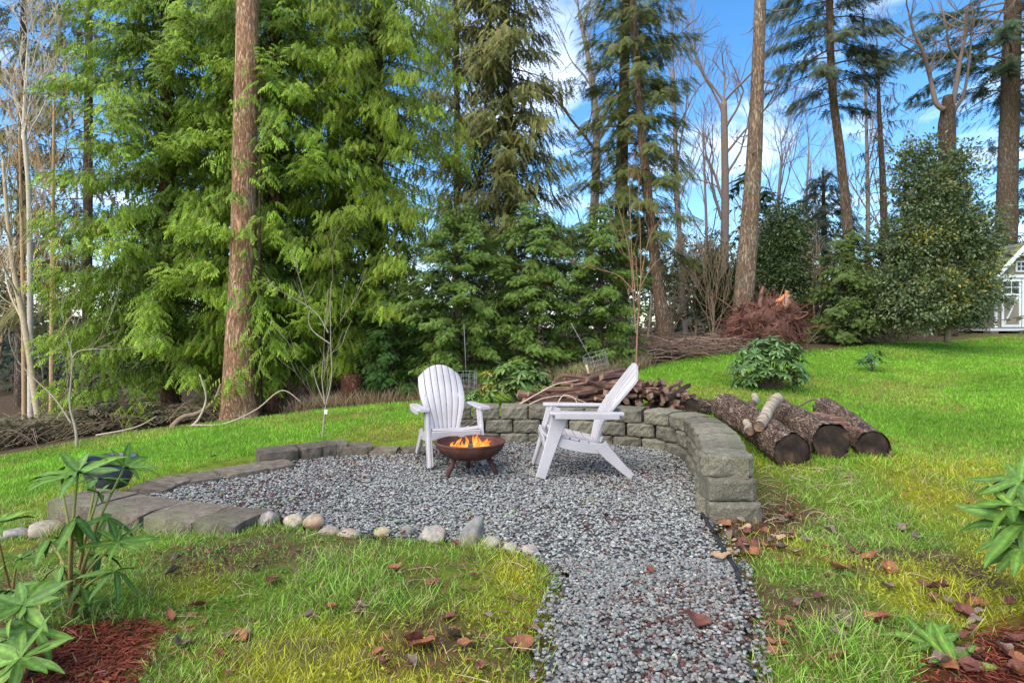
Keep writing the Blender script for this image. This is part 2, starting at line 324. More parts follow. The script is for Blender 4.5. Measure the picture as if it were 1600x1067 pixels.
def axis(lo, hi, step, far0, far1, g=1.35):
    a = list(np.arange(lo, hi + 1e-6, step)); s = step; b = []; v = a[-1]
    while v < far1: s *= g; v += s; b.append(v)
    s = step; c = []; v = a[0]
    while v > far0: s *= g; v -= s; c.append(v)
    return np.array(c[::-1] + a + b)
gx = axis(-6.5, 7, .085, -600, 600); gy = axis(1.2, 10.5, .085, -60, 1500)
X, Y = np.meshgrid(gx, gy); Z = hgt(X, Y)
d = edge_d(X, Y) + .9 * (fbm(X * .9, Y * .9, 5) - .5)
wood = np.clip(d / .5 + .5, 0, 1)[..., None]
moss = np.clip((fbm(X * 1.3, Y * 1.3, 21) - .48) * 5, 0, 1)[..., None]
soil = np.clip((fbm(X * 2.1, Y * 2.1, 31) - .50) * 6, 0, 1)[..., None] * np.clip((6 - Y) / 2, 0, 1)[..., None]
pat_ = np.clip((fbm(X * .7 + 9, Y * .7, 61)[..., None] - .50) * 5, 0, 1)
c = np.array([.12, .17, .018]) * (1 - moss) + np.array([.24, .23, .018]) * moss
fl_ = np.clip((Y[..., None] - 4.5) / 1.5, 0, 1); c = c * (1 - fl_) + (np.array([.13, .23, .022]) * (1 - .7 * pat_) + np.array([.25, .20, .035]) * .7 * pat_) * (.65 + .7 * fbm(X * 2.5, Y * 2.5, 19)[..., None]) * fl_
c = c * (1 - soil) + np.array([.12, .075, .04]) * soil
for P in DIRT: k = soft(P, X, Y, .3)[..., None]; c = c * (1 - k) + np.array([.10, .06, .036]) * k
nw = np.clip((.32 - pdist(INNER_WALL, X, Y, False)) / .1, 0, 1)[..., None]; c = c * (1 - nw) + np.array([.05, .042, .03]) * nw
c = c * (1 - wood) + np.array([.10, .068, .04]) * wood
for P in MULCH: k = soft(P, X, Y)[..., None]; c = c * (1 - k) + np.array([.085, .025, .014]) * k
ny, nx = X.shape; i = np.arange(ny - 1)[:, None] * nx + np.arange(nx - 1)[None]
Q = np.stack([i, i + 1, i + nx + 1, i + nx], -1).reshape(-1, 4)
M['ground'] = surf('lawn_soil', [(.3, (.62, .62, .62)), (.7, (1.35, 1.35, 1.3))], 9, .97, .8, .03, vcol=True, bscale=35, spec=.1)
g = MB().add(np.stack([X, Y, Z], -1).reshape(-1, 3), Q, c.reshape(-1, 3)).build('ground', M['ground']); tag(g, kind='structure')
def on(x, y, dz=0): return np.array([x, y, float(hgt(np.array([x]), np.array([y]))[0]) + dz])

# gravel bed sheet and its pebbles
M['gravelbed'] = surf('gravel_fines', [(.3, (.06, .06, .058)), (.6, (.15, .152, .15)), (.8, (.24, .245, .245))], 60, .95, 1, .02, bscale=120)
gxp = np.arange(PATIO[:, 0].min(), PATIO[:, 0].max(), .06); gyp = np.arange(1.4, PATIO[:, 1].max(), .06)
X, Y = np.meshgrid(gxp, gyp); inn = in_patio(X, Y) | (patio_d(X, Y) < .05)
Z = .012 * (fbm(X * 2, Y * 2, 77) - .5) - .012
ny, nx = X.shape; i = (np.arange(ny - 1)[:, None] * nx + np.arange(nx - 1)[None]).ravel(); Q = np.stack([i, i + 1, i + nx + 1, i + nx], -1)
Q = Q[inn.ravel()[Q].all(1)]
gb = MB().add(np.stack([X, Y, Z], -1).reshape(-1, 3), Q).build('gravel_bed', M['gravelbed']); tag(gb, kind='structure')

def ico(sub):
    import bmesh
    b = bmesh.new(); bmesh.ops.create_icosphere(b, subdivisions=sub, radius=1); b.verts.ensure_lookup_table()
    V = np.array([v.co[:] for v in b.verts]); Fc = np.array([[v.index for v in f.verts] for f in b.faces]); b.free(); return V, Fc
ICO1, ICO2, ICO3 = ico(1), ico(2), ico(3)
def randrot(k, flat=.5):
    z = unit(np.stack([R.normal(0, flat, k), R.normal(0, flat, k), np.ones(k)], -1)); a = R.uniform(0, 2 * np.pi, k)
    return frames(np.stack([np.cos(a), np.sin(a), np.zeros(k)], -1), z)
def scatter(n, x0, x1, y0, y1, bias=0):
    y = R.uniform(y0, y1, n) if not bias else y0 * (y1 / y0) ** R.uniform(0, 1, n)
    return R.uniform(x0, x1, n), y
mb = MB()
pal = np.array([[.24, .25, .26], [.33, .34, .345], [.44, .45, .45], [.15, .16, .17], [.56, .56, .54], [.28, .26, .235], [.36, .24, .20], [.10, .105, .11], [.66, .65, .62], [.40, .37, .31]])
pal = pal * .6 + pal.mean(0) * .42; pal = pal * [.74, .74, .68]; pw = np.array([.24, .24, .15, .12, .05, .07, .03, .06, .015, .03]); pw /= pw.sum()
def pebbles(n, y0, y1, T, smin, smax):
    x, y = scatter(n, -4, 2.6, y0, y1); k = in_patio(x, y) | ((patio_d(x, y) < .09) & (R.random(n) < .35) & (x > -.2) & (y < 4.2)); x, y = x[k], y[k]; n = len(x)
    for v in range(4):
        m = np.arange(n) % 4 == v; q = m.sum()
        TV = T[0] * (1 + .22 * R.normal(0, 1, (len(T[0]), 1)).clip(-1, 1)) * [1, .78, .55]
        s = R.uniform(smin, smax, q) * .5
        pos = np.stack([x[m], y[m], .012 * (fbm(x[m] * 2, y[m] * 2, 77) - .5) + R.uniform(-.008, .006, q)], -1)
        col = pal[R.choice(len(pal), q, p=pw)] * R.uniform(.7, 1.3, (q, 1)) * R.uniform(.95, 1.05, (q, 3)) * (1.12 if len(T[0]) == 6 else .9)
        rd = R.random(q) < .04 + .2 * ((fbm(pos[:, 0] * 1.1 + 4, pos[:, 1] * 1.1, 55) > .56) | ((pos[:, 0] < -1.2) & (pos[:, 1] > 5.0)))     # reddish bark crumbs among the stones
        col[rd] = np.array([.11, .05, .04]) * R.uniform(.6, 1.4, (rd.sum(), 1))
        soup(mb, (TV, T[1], np.zeros(len(TV))), pos, randrot(q, .45), np.stack([s, s, s], -1), col)
OCT = (np.array([[1, 0, 0], [-1, 0, 0], [0, 1, 0], [0, -1, 0], [0, 0, 1], [0, 0, -1.]]), np.array([[0, 2, 4], [2, 1, 4], [1, 3, 4], [3, 0, 4], [2, 0, 5], [1, 2, 5], [3, 1, 5], [0, 3, 5]]))
pebbles(32000, 2.0, 2.75, ICO1, .011, .027)
pebbles(34000, 2.7, 3.35, ICO1, .012, .027)
pebbles(72000, 3.3, 7.1, OCT, .015, .033)
tag(mb.build('gravel', M['pebble'], smooth=False), 'grey crushed gravel covering the seating area and path', 'gravel', kind='stuff')

# ------------------------------------------------------------------ grass
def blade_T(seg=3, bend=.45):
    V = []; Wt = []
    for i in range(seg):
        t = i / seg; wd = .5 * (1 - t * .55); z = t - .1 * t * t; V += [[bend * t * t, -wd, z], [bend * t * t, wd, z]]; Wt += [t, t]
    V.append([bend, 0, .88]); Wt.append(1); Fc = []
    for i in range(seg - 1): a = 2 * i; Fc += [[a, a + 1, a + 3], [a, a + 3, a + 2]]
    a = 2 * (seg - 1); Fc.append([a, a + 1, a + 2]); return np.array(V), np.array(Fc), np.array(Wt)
def zrot(a, tilt=0):
    k = len(a); z = unit(np.stack([R.normal(0, 1, k) * tilt, R.normal(0, 1, k) * tilt, np.ones(k)], -1))
    return frames(np.stack([np.cos(a), np.sin(a), np.zeros(k)], -1), z)
B3, B2, B1 = blade_T(3, .55), blade_T(2, .5), blade_T(1, .3)
KERB_CL = np.array([gp(*p)[:2] for p in [(415, 808), (300, 795), (190, 778), (185, 757), (260, 738), (330, 729), (430, 710), (540, 695), (668, 690)]])
def in_kerb(x, y): return pdist(KERB_CL, x, y, False) < .10
def lawn_ok(x, y, margin=.05):
    ok = ~in_patio(x, y) & (edge_d(x, y) < .1 + .5 * (fbm(x * 2, y * 2, 8) - .5)) & (patio_d(x, y) > margin)
    ok &= pdist(INNER_WALL[::4], x, y, False) > .31
    return ok & ~(in_kerb(x, y))
KEEP = []                              # circles and strips kept clear of grass: filled below
def blades(mb, n, x0, x1, y0, y1, T, lmin, lmax, wd, tilt, cols, bias=1, dens=None, margin=.05, clump=0):
    x, y = scatter(n, x0, x1, y0, y1, bias)
    ok = lawn_ok(x, y, margin) & (np.abs(x) < y * .88 + .25)
    if dens is not None: ok &= R.random(n) < dens(x, y)
    for P in MULCH: ok &= ~(pip(P, x, y) & (R.random(n) < .93))
    for P in DIRT: ok &= ~(pip(P, x, y) & (R.random(n) < .5))
    x, y = x[ok], y[ok]; k = len(x)
    s = R.uniform(lmin, lmax, k)
    if clump: s *= .55 + 1.1 * fbm(x * 4, y * 4, 41) ** 1.5 * 1.6
    pos = np.stack([x, y, hgt(x, y) - .004], -1)
    base, tip = cols(x, y, k)
    soup(mb, T, pos, zrot(R.uniform(0, 2 * np.pi, k), tilt), np.stack([s, wd * R.uniform(.7, 1.3, k) * (.6 + y * .09), s], -1), base, tip)
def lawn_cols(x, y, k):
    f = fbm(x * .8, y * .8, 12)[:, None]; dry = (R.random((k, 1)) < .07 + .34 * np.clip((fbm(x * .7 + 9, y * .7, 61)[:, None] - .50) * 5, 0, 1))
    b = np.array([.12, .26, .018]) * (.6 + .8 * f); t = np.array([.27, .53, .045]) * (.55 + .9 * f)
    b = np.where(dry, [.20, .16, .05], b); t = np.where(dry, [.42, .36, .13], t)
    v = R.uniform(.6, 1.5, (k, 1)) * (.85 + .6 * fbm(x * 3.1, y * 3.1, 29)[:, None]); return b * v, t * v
def near_cols(x, y, k):
    m = np.clip((fbm(x * 1.3, y * 1.3, 21)[:, None] - .46) * 5, 0, 1); r = R.random((k, 1))
    b = np.array([.13, .23, .02]) * (1 - m) + np.array([.27, .29, .014]) * m; t = np.array([.38, .62, .10]) * (1 - m) + np.array([.62, .60, .05]) * m
    b = np.where(r < .2, [.26, .18, .08], b); t = np.where(r < .2, [.58, .46, .25], t)
    v = R.uniform(.7, 1.55, (k, 1)); return b * v, t * v
mb = MB()
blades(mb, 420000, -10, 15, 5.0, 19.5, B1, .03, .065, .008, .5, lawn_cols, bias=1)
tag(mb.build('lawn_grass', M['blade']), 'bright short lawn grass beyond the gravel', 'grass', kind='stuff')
mb = MB()
nd = lambda x, y: np.clip(.3 + 2.4 * (fbm(x * 2.6, y * 2.6, 45) - .35), .15, 1) * (1 - .75 * np.clip((fbm(x * 2.1, y * 2.1, 31) - .50) * 6, 0, 1))
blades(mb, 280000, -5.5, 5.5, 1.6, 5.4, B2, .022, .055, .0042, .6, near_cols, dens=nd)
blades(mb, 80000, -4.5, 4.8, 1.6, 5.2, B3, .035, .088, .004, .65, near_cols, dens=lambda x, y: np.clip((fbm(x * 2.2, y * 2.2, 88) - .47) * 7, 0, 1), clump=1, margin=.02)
tag(mb.build('meadow_grass', M['blade']), 'rough mossy grass in front of the gravel', 'grass', kind='stuff')
# moss cushions and small weed leaves between the blades
mb = MB()
RL = (np.array([[0, 0, 0], [.35, -.3, .08], [.35, .3, .08], [.8, -.28, .1], [.8, .28, .1], [1.05, 0, .02]]), np.array([[0, 1, 2], [1, 3, 4], [1, 4, 2], [3, 5, 4]]), np.array([0, .5, .5, .8, .8, 1.]))
x, y = scatter(46000, -4.5, 4.8, 1.7, 5.2, 1); ok = lawn_ok(x, y, .03) & (fbm(x * 3, y * 3, 66) > .47) & ~pip(MULCH[0], x, y) & ~pip(MULCH[1], x, y); x, y = x[ok], y[ok]; k = len(x)
m = np.clip((fbm(x * 1.3, y * 1.3, 21)[:, None] - .46) * 5, 0, 1); v = R.uniform(.6, 1.35, (k, 1))
soup(mb, RL, np.stack([x, y, hgt(x, y) + R.uniform(.002, .03, k)], -1), zrot(R.uniform(0, 6.28, k), .8), R.uniform(.008, .019, k),
     (np.array([.06, .15, .015]) * (1 - m) + np.array([.22, .24, .012]) * m) * v, (np.array([.13, .28, .04]) * (1 - m) + np.array([.42, .43, .03]) * m) * v)
x, y = scatter(2600, -4, 2.6, 3.2, 7, 0); ok = in_patio(x, y) & (fbm(x * 1.7, y * 1.7, 67) > .55) & (patio_d(x, y) < .9); x, y = x[ok], y[ok]; k = len(x)
soup(mb, RL, np.stack([x, y, np.full(k, .008)], -1), zrot(R.uniform(0, 6.28, k), .5), R.uniform(.012, .03, k), vary([.14, .22, .03], k), vary([.25, .36, .06], k))
tag(mb.build('weed_leaves', M['leaf']), 'tiny weed leaves and moss between the grass', 'weeds', kind='stuff')
# ------------------------------------------------------------------ retaining wall of split-face blocks
def split_block(lx, ly, lz, seed, rough=.012, taper=.0, n=(12, 5, 6)):
    # local: x along the wall, face towards -y, rough rounded face, origin at base centre of the face side
    nx, ny, nz = n; r = np.random.default_rng(seed)
    V = []; idx = {}; Fc = []
    def vid(i, j, k):
        if (i, j, k) not in idx: idx[(i, j, k)] = len(V); V.append([i / nx - .5, j / ny, k / nz])
        return idx[(i, j, k)]
    for k in range(nz):
        for i in range(nx): Fc += [[vid(i, 0, k), vid(i + 1, 0, k), vid(i + 1, 0, k + 1), vid(i, 0, k + 1)], [vid(i, ny, k), vid(i, ny, k + 1), vid(i + 1, ny, k + 1), vid(i + 1, ny, k)]]
        for j in range(ny): Fc += [[vid(0, j, k), vid(0, j, k + 1), vid(0, j + 1, k + 1), vid(0, j + 1, k)], [vid(nx, j, k), vid(nx, j + 1, k), vid(nx, j + 1, k + 1), vid(nx, j, k + 1)]]
    for i in range(nx):
        for j in range(ny): Fc += [[vid(i, j, nz), vid(i + 1, j, nz), vid(i + 1, j + 1, nz), vid(i, j + 1, nz)], [vid(i, j, 0), vid(i, j + 1, 0), vid(i + 1, j + 1, 0), vid(i + 1, j, 0)]]
    V = np.array(V, float); u, v, t = V[:, 0] * 2, V[:, 1], V[:, 2]
    front = (v < .01)
    bulge = -.014 * (1 - np.abs(u) ** 4) * (1 - (2 * t - 1) ** 6 * .7)
    nse = fbm(u * 2.3 + seed * 7.1, t * 2.6 + seed * 3.3, seed, 4) - .5
    V2 = np.stack([V[:, 0] * lx * (1 - taper * v), v * ly, t * lz], -1)
    fade = np.clip(1 - v * 3.5, 0, 1)
    V2[:, 1] += fade * (bulge + rough * 2.6 * nse) + np.clip(np.abs(u) - .84, 0, 1) * .09 * fade
    V2[:, 2] -= np.where(t > .99, .008 * fade ** 2 + .008 * (np.abs(u) > .99) * fade + .003 * r.random(len(V)), 0); V2[:, 2] += np.where(t < .01, .006 * fade, 0)
    V2[:, 1] += fade * front * r.normal(0, .18 * rough, len(V2)); V2 += r.normal(0, .0012, V2.shape)
    return V2, np.array(Fc)
L_BLOCK, D_BLOCK, H_BLOCK = .36, .30, .148
wall_pts = spline(INNER_WALL[::-1], 400)                     # from the stepped end near the camera, round to the far end
seg = np.r_[0, np.cumsum(np.linalg.norm(np.diff(wall_pts, axis=0), axis=1))]
def wall_at(s):
    p = np.array([np.interp(s, seg, wall_pts[:, 0]), np.interp(s, seg, wall_pts[:, 1])]); e = .05
    q = np.array([np.interp(s + e, seg, wall_pts[:, 0]), np.interp(s + e, seg, wall_pts[:, 1])]); q0 = np.array([np.interp(s - e, seg, wall_pts[:, 0]), np.interp(s - e, seg, wall_pts[:, 1])]); return p, unit(q - q0)
wall = tag(empty('retaining_wall', (*wall_pts[200], 0)), 'curved low retaining wall of grey split-face blocks behind the chairs', 'wall')
bm_var = {}
def block_mesh(kind, v, args):
    if (kind, v) not in bm_var: bm_var[(kind, v)] = MB().add(*split_block(*args, seed=v + 3 + len(kind))).mesh('block', M['concrete'], smooth=False)
    return bm_var[(kind, v)]
org = np.array([*wall_pts[200], 0])
for course in range(3):
    s = .02 + (.17 if course == 1 else 0); ln0 = [0, 0, 0][course]
    while s < seg[-1] - .12:
        bl = .31
        p, t = wall_at(s + bl / 2); face = np.array([t[1], -t[0]])
        if face @ (np.array([-.3, 5.3]) - p) < 0: face = -face
        ang = math.atan2(t[1], t[0])
        if face @ np.array([math.sin(ang), -math.cos(ang)]) < 0: ang += math.pi
        set_back = .012 * course + random.uniform(-.008, .008)
        pos = np.array([p[0] - face[0] * set_back, p[1] - face[1] * set_back, -.05 + course * (H_BLOCK + .002) + (random.uniform(-.007, .005) if course == 2 else 0)])
        o = inst('block', block_mesh('wall%d' % course, random.randrange(5), (bl * (.985, .965, .955)[course], D_BLOCK, H_BLOCK, )), wall, pos - org, (0, random.uniform(-.008, .008), ang + random.uniform(-.03, .03)))
        s += bl
# stepped end: three blocks turned with a dressed face to the camera, each set back from the one below
e0, t0 = wall_at(.0)
for k, (sx, dy, wd) in enumerate([(.0, -.06, .34), (.012, .0, .315), (.02, .05, .30)]):
    V, Fc = split_block(wd, .24, H_BLOCK, 40 + k, rough=.0012); V[:, 1] += np.where(V[:, 1] < .02, .016, 0)
    a = gp([1145, 1146, 1148][k], 806, 0)
    o = inst('end_block', MB().add(V, Fc).mesh('end_block', M['concrete'], smooth=False), wall, np.array([a[0], a[1] + dy - .02, -.05 + k * (H_BLOCK + .002)]) - org, (0, 0, rad([-3, 2, -1][k])))

# ------------------------------------------------------------------ low kerb of cap stones on the left of the gravel
kerb = tag(empty('stone_kerb', (*gp(206, 780)[:2], 0)), 'low kerb of flat brown cap stones round the left of the gravel', 'kerb')
ko = np.array(kerb.location)
def cap(a, b, ztop, depth, hh, v, side=1):
    # a, b: two top corners on the gravel side
    a, b = np.asarray(a)[:2], np.asarray(b)[:2]; c = (a + b) / 2; ln = np.linalg.norm(b - a); ang = math.atan2(*(b - a)[::-1])
    V, Fc = split_block(ln * .98, depth, hh, 60 + v, rough=.006, n=(6, 4, 3)); V[:, 1] = depth - V[:, 1]; V = V * [-1, 1, 1]; V = V * [1, side, 1]
    if side < 0: Fc = Fc[:, ::-1]
    inst('cap_stone', MB().add(V, Fc).mesh('cap_stone', M['capstone'], smooth=False), kerb, np.array([*c, ztop - hh]) - ko, (random.uniform(-.02, .02), random.uniform(-.02, .02), ang + (math.pi if False else 0)))
fr = [(428, 797), (362, 790), (290, 783), (216, 772), (150, 763)]
for i in range(4): cap(gp(*fr[i], .055), gp(*fr[i + 1], .055), .058 + .004 * (i % 2), .36, .2, i)
bk = [(196, 765), (229, 752), (262, 744), (330, 735), (396, 723), (440, 716)]
for i in range(5): cap(gp(*bk[i], .03), gp(*bk[i + 1], .03), .034 + .005 * (i % 2), .30, .18, 10 + i, -1)
up = [(395, 715), (455, 709), (487, 705), (512, 702), (534, 700)]
for i in range(4): cap(gp(*up[i], .03) + [0, .06, 0], gp(*up[i + 1], .03) + [0, .06, 0], .115, .26, .2, 20 + i, -1)
fl = [(534, 700), (582, 698), (626, 698), (668, 696)]
for i in range(3): cap(gp(*fl[i], .03), gp(*fl[i + 1], .03), [.085, .045, .035][i], .24, .18, 30 + i, -1)

# ------------------------------------------------------------------ field stones along the front edge
def rock_geo(seed, sx, sy, sz):
    V, Fc = ICO3; r = np.random.default_rng(seed); V = V.copy()
    for _ in range(7): dvec = unit(r.normal(size=3)); q = V @ dvec; V -= np.clip(q - r.uniform(.62, .9), 0, 1)[:, None] * dvec * .85
    V *= (1 + .10 * (fbm(V[:, 0] * 2 + seed, V[:, 1] * 2 + V[:, 2] * 1.7, seed)[:, None] - .5)); return V * [sx, sy, sz], Fc
stones = [(415, 812, 19, 26, (.62, .60, .60), 'pale grey rounded stone at the right end of the cap stones'), (455, 816, 21, 20, (.9, .80, .62), 'cream rounded stone next to the pale grey stone on the gravel edge'),
    (488, 816, 18, 22, (.80, .66, .50), 'tan stone nestled against the cream stone on the gravel edge'), (510, 834, 18, 18, (.70, .60, .52), 'brownish stone half sunk in grass at the gravel edge'), (540, 836, 20, 16, (.88, .74, .60), 'flat pinkish tan stone half sunk in grass'),
    (595, 832, 14, 16, (.86, .80, .55), 'small yellowish stone behind a grass tuft'), (635, 830, 14, 18, (.55, .55, .54), 'small grey stone half hidden behind grass tuft'), (677, 836, 25, 22, (.80, .76, .68), 'speckled oval stone in the middle of the gravel edge'),
    (766, 850, 18, 19, (.92, .86, .78), 'whitish speckled round stone right of the slanted slab'), (797, 856, 14, 12, (.80, .82, .66), 'small pale stone between two speckled stones'), (829, 860, 16, 12, (.84, .74, .68), 'pinkish low stone at the right end of the row'),
    (60, 835, 30, 24, (.72, .66, .52), 'mossy tan boulder in the left lawn'), (10, 840, 26, 20, (.66, .62, .58), 'grey mossy boulder at the left picture edge')]
for i, (x, y, wpx, hpx, c, lab) in enumerate(stones):
    zg = 0.0 if i < 11 else -.14; p = gp(x, y + hpx * .35, zg); s = F / p[1]
    V, Fc = rock_geo(100 + i, wpx / s, wpx / s * .85, hpx * .62 / s)
    o = MB().add(V, Fc, np.array(c) * 1.15).build('field_stone', M['rock'], loc=(p[0], p[1] + .05, (on(p[0], p[1] + .05)[2] + hpx * .25 / s) if i > 10 else hpx * .30 / s - .01)); o.rotation_euler = (0, 0, random.uniform(0, 3)); tag(o, lab, 'stone', 'stones edging the gravel' if i < 11 else 'boulders in the lawn')
# slanted slab
p = gp(735, 858); Vs, Fs = rock_geo(140, .11, .05, .16); V = Vs.copy()
tri = np.clip(V[:, 2] / .16, -1, 1); V[:, 0] = V[:, 0] * (1.15 - .8 * (tri * .5 + .5)) + .05 * tri
o = MB().add(V, Fs, (.52, .54, .54)).build('stone_slab', M['rock'], loc=(p[0], p[1] + .05, .05)); o.rotation_euler = (rad(-14), 0, rad(-8))
tag(o, 'grey pointed stone slab standing on edge between the round stones', 'stone')

# ------------------------------------------------------------------ garden chairs
def plank(pts, wid, thick, sidev, taper=None, ridge=0):
    # a board swept along pts; wid across sidev, thick across the other way
    pts = np.asarray(pts, float); T = unit(np.gradient(pts, axis=0)); S = unit(np.broadcast_to(np.asarray(sidev, float), pts.shape)); U = unit(np.cross(T, S))
    wv = (np.broadcast_to(np.asarray(wid, float), (len(pts),)) / 2)[:, None]; tv = (np.broadcast_to(np.asarray(thick, float), (len(pts),)) / 2)[:, None]; c = .22
    prof = [(-1, -1 + c * 2), (-1 + c * .5, -1), (1 - c * .5, -1), (1, -1 + c * 2), (1, 1 - c * 2), (1 - c * .5, 1), (-1 + c * .5, 1), (-1, 1 - c * 2)]
    V = np.stack([pts + S * wv * a + U * tv * b for a, b in prof], 1); n = len(pts); s = len(prof)
    i = np.arange(n - 1)[:, None] * s; j = np.arange(s)[None]; k = (j + 1) % s
    Q = np.stack([i + j, i + k, i + s + k, i + s + j], -1).reshape(-1, 4); Fc = [*np.concatenate([Q[:, :3], Q[:, [0, 2, 3]]])]
    for a in range(1, s - 1): Fc += [[0, a + 1, a], [(n - 1) * s, (n - 1) * s + a, (n - 1) * s + a + 1]]
    return V.reshape(-1, 3), np.array(Fc)
def make_chair(name, label, loc, rz):
    # local: width along x, front towards -y
    t = tag(empty(name, loc, rz), label, 'chair', 'white garden chairs by the fire bowl')
    P = M['plastic']; X1 = [1, 0, 0]
    def part(nm, *geos):
        mb = MB()
        for gg in geos: mb.add(*gg)
        return mb.build(nm, P, t, smooth=False)
    for sx in (-1, 1):
        # front leg: foot forward, leaning back, wide where it meets the arm
        u = np.linspace(0, 1, 9); ly = -.37 + .17 * u; lz = .53 * u
        part('front_leg', plank(np.stack([np.full(9, sx * .272), ly, lz], -1), .085 + .055 * u ** 1.6, .032, [0, 1, -.32]),
             plank(np.stack([np.full(9, sx * .257), ly - .028, lz], -1), .038, .02, X1))
        u = np.linspace(0, 1, 12); yy = -.26 + .46 * u; zz = .335 - .075 * u - .02 * np.sin(u * math.pi)
        part('side_rail', plank(np.stack([np.full(12, sx * .245), yy, zz - .03], -1), .085, .028, [0, .15, 1]))
        u = np.linspace(0, 1, 9); yy = .14 + .26 * u ** 1.15; zz = .265 * (1 - u) + .0
        part('rear_leg', plank(np.stack([np.full(9, sx * (.252 + .012 * 0)), yy, zz], -1), .115 - .055 * u, .032, [0, 1, .75]))
        u = np.linspace(0, 1, 16); yy = -.30 + .62 * u; xx = sx * (.305 + .012 * np.sin(u * 3.1)); wd = .135 - .055 * u ** 1.5; wd[0] *= .72; wd[1] *= .93
        part('armrest', plank(np.stack([xx, yy, .545 - .012 * u], -1), wd, .026, X1), plank(np.stack([xx + sx * wd * .46, yy, .528 - .012 * u], -1)[1:-1], .014, .045, X1))
    # seat: curved slats across
    u = np.linspace(0, 1, 7); ys = -.315 + .475 * u; zs = .375 - .115 * u ** .9; zs[0] -= .035
    for i in range(7):
        w_ = np.linspace(-.235, .235, 9)
        sl = plank(np.stack([w_, np.full(9, ys[i]), zs[i] - .010 * (1 - (w_ / .235) ** 2)], -1), .070, .02, [0, 1, -.9 if i == 0 else -.22]); part('seat_slat', sl)
    part('front_apron', plank(np.stack([np.linspace(-.24, .24, 5), np.full(5, -.34), np.full(5, .30)], -1), .085, .018, [0, -.1, 1]))
    # back: seven fanned slats cut to one arched crown, concave and leaning back
    lean = lambda u: .13 + .36 * u - .055 * np.sin(u * math.pi)
    for i in range(-3, 4):
        U, A = np.meshgrid(np.linspace(0, 1, 18), np.linspace(-1, 1, 5), indexing='ij'); pitch = .0395 + .031 * np.sin(np.minimum(U * 1.05, 1.05) * math.pi * .60) ** 1.15
        x_ = (i + A * .437) * pitch; ztop = .94 - .135 * (np.abs(x_) / .235) ** 2.1; z_ = .235 + U * (ztop - .235); y_ = lean(U) - .75 * x_ ** 2 + .004 * A ** 2
        S0 = np.stack([x_, y_, z_], -1).reshape(-1, 3); nrm = np.array([0, -.88, .47]) * .010; nv = len(S0); VV = np.concatenate([S0 + nrm, S0 - nrm]); q = (np.arange(17)[:, None] * 5 + np.arange(4)[None]).ravel()
        fr_ = np.stack([q, q + 1, q + 6, q + 5], -1); FF = [fr_, fr_[:, ::-1] + nv]
        rim = list(range(0, 5)) + list(range(9, 90, 5)) + list(range(88, 84, -1)) + list(range(80, 0, -5)); rim = np.array(rim); rn = np.roll(rim, -1); FF.append(np.stack([rim, rim + nv, rn + nv, rn], -1))
        part('back_slat', (VV, np.concatenate(FF)))
    for zc, ly, hw in ((.30, 0, .17), (.62, 0, .20)):
        x_ = np.linspace(-hw, hw, 11); part('back_brace', plank(np.stack([x_, lean((zc - .235) / .7) - .75 * x_ ** 2 + .03, np.full(11, zc)], -1), .05, .022, [0, .35, 1]))
    x_ = np.linspace(-.30, .30, 9); part('arm_brace', plank(np.stack([x_, .345 - .55 * x_ ** 2, np.full(9, .515)], -1), .04, .03, [0, 0, 1]))
    return t
make_chair('garden_chair', 'white plastic adirondack chair facing the camera behind the fire bowl', (-.61, 5.90, .012), rad(19)).scale = (.93, .93, .93)
make_chair('garden_chair', 'white plastic adirondack chair seen from its side, right of the fire bowl', (.60, 5.43, .012), rad(-88))

# ------------------------------------------------------------------ fire bowl and fire
fc = np.array([-.365, 5.34, 0]); fire_bowl = tag(empty('fire_bowl', fc), 'rusty steel fire bowl on three legs between the chairs', 'fire pit')
RB, ZR = .300, .280
def revolve(prof, n=48):
    prof = np.array(prof); th = np.linspace(0, 2 * np.pi, n, endpoint=False)
    V = np.stack([prof[:, None, 0] * np.cos(th), prof[:, None, 0] * np.sin(th), np.broadcast_to(prof[:, None, 1], (len(prof), n))], -1).reshape(-1, 3)
    i = np.arange(len(prof) - 1)[:, None] * n; j = np.arange(n)[None]; k = (j + 1) % n
    return V, np.stack([i + j, i + k, i + n + k, i + n + j], -1).reshape(-1, 4)
a = np.linspace(0, 1, 14); outer = [(max(.001, RB * math.sin(q * math.pi / 2) ** .9), .122 + (ZR - .122) * (1 - math.cos(q * math.pi / 2)) ** 1.05) for q in a]
inner = [(max(.001, (RB - .012) * math.sin(q * math.pi / 2) ** .9), .128 + (ZR - .128) * (1 - math.cos(q * math.pi / 2)) ** 1.05) for q in a[::-1]]
MB().add(*revolve(outer + inner)).build('bowl', M['rust'], fire_bowl)
MB().add(*revolve([(RB - .014, ZR + .004), (RB + .006, ZR + .006), (RB + .009, ZR - .004), (RB + .002, ZR - .014)])).build('rim', M['rust'], fire_bowl)
for fx, fy in ((697, 747), (777, 741), (731, 731)):
    f = gp(fx, fy) - fc; top = np.array([f[0] * .62, f[1] * .62, .17]); f[2] = -.01
    MB().add(*tube([f, f * .55 + top * .45, top], [.020, .021, .022], 10)).build('leg', M['rust'], fire_bowl)
for sgn in (-1, 1):
    th = np.linspace(0, 2 * np.pi, 21); c = np.array([-sgn * (RB - .02) * .86, -(RB - .02) * .58 * sgn, ZR - .07]); d1 = np.array([c[0], c[1], 0]); d1 = unit(d1)
    ring = [c + np.array([d1[0] * .022, d1[1] * .022, 0]) * (1) + np.cos(q) * np.array([-d1[1], d1[0], 0]) * .034 + np.sin(q) * np.array([0, 0, 1]) * .034 for q in th]
    MB().add(*tube(ring, .0055, 6, cap=False)).build('ring_handle', M['rust'], fire_bowl)
MB().add(*revolve([(.001, .205), (.12, .20), (.22, .185)])).build('ash_bed', M['ash'], fire_bowl)
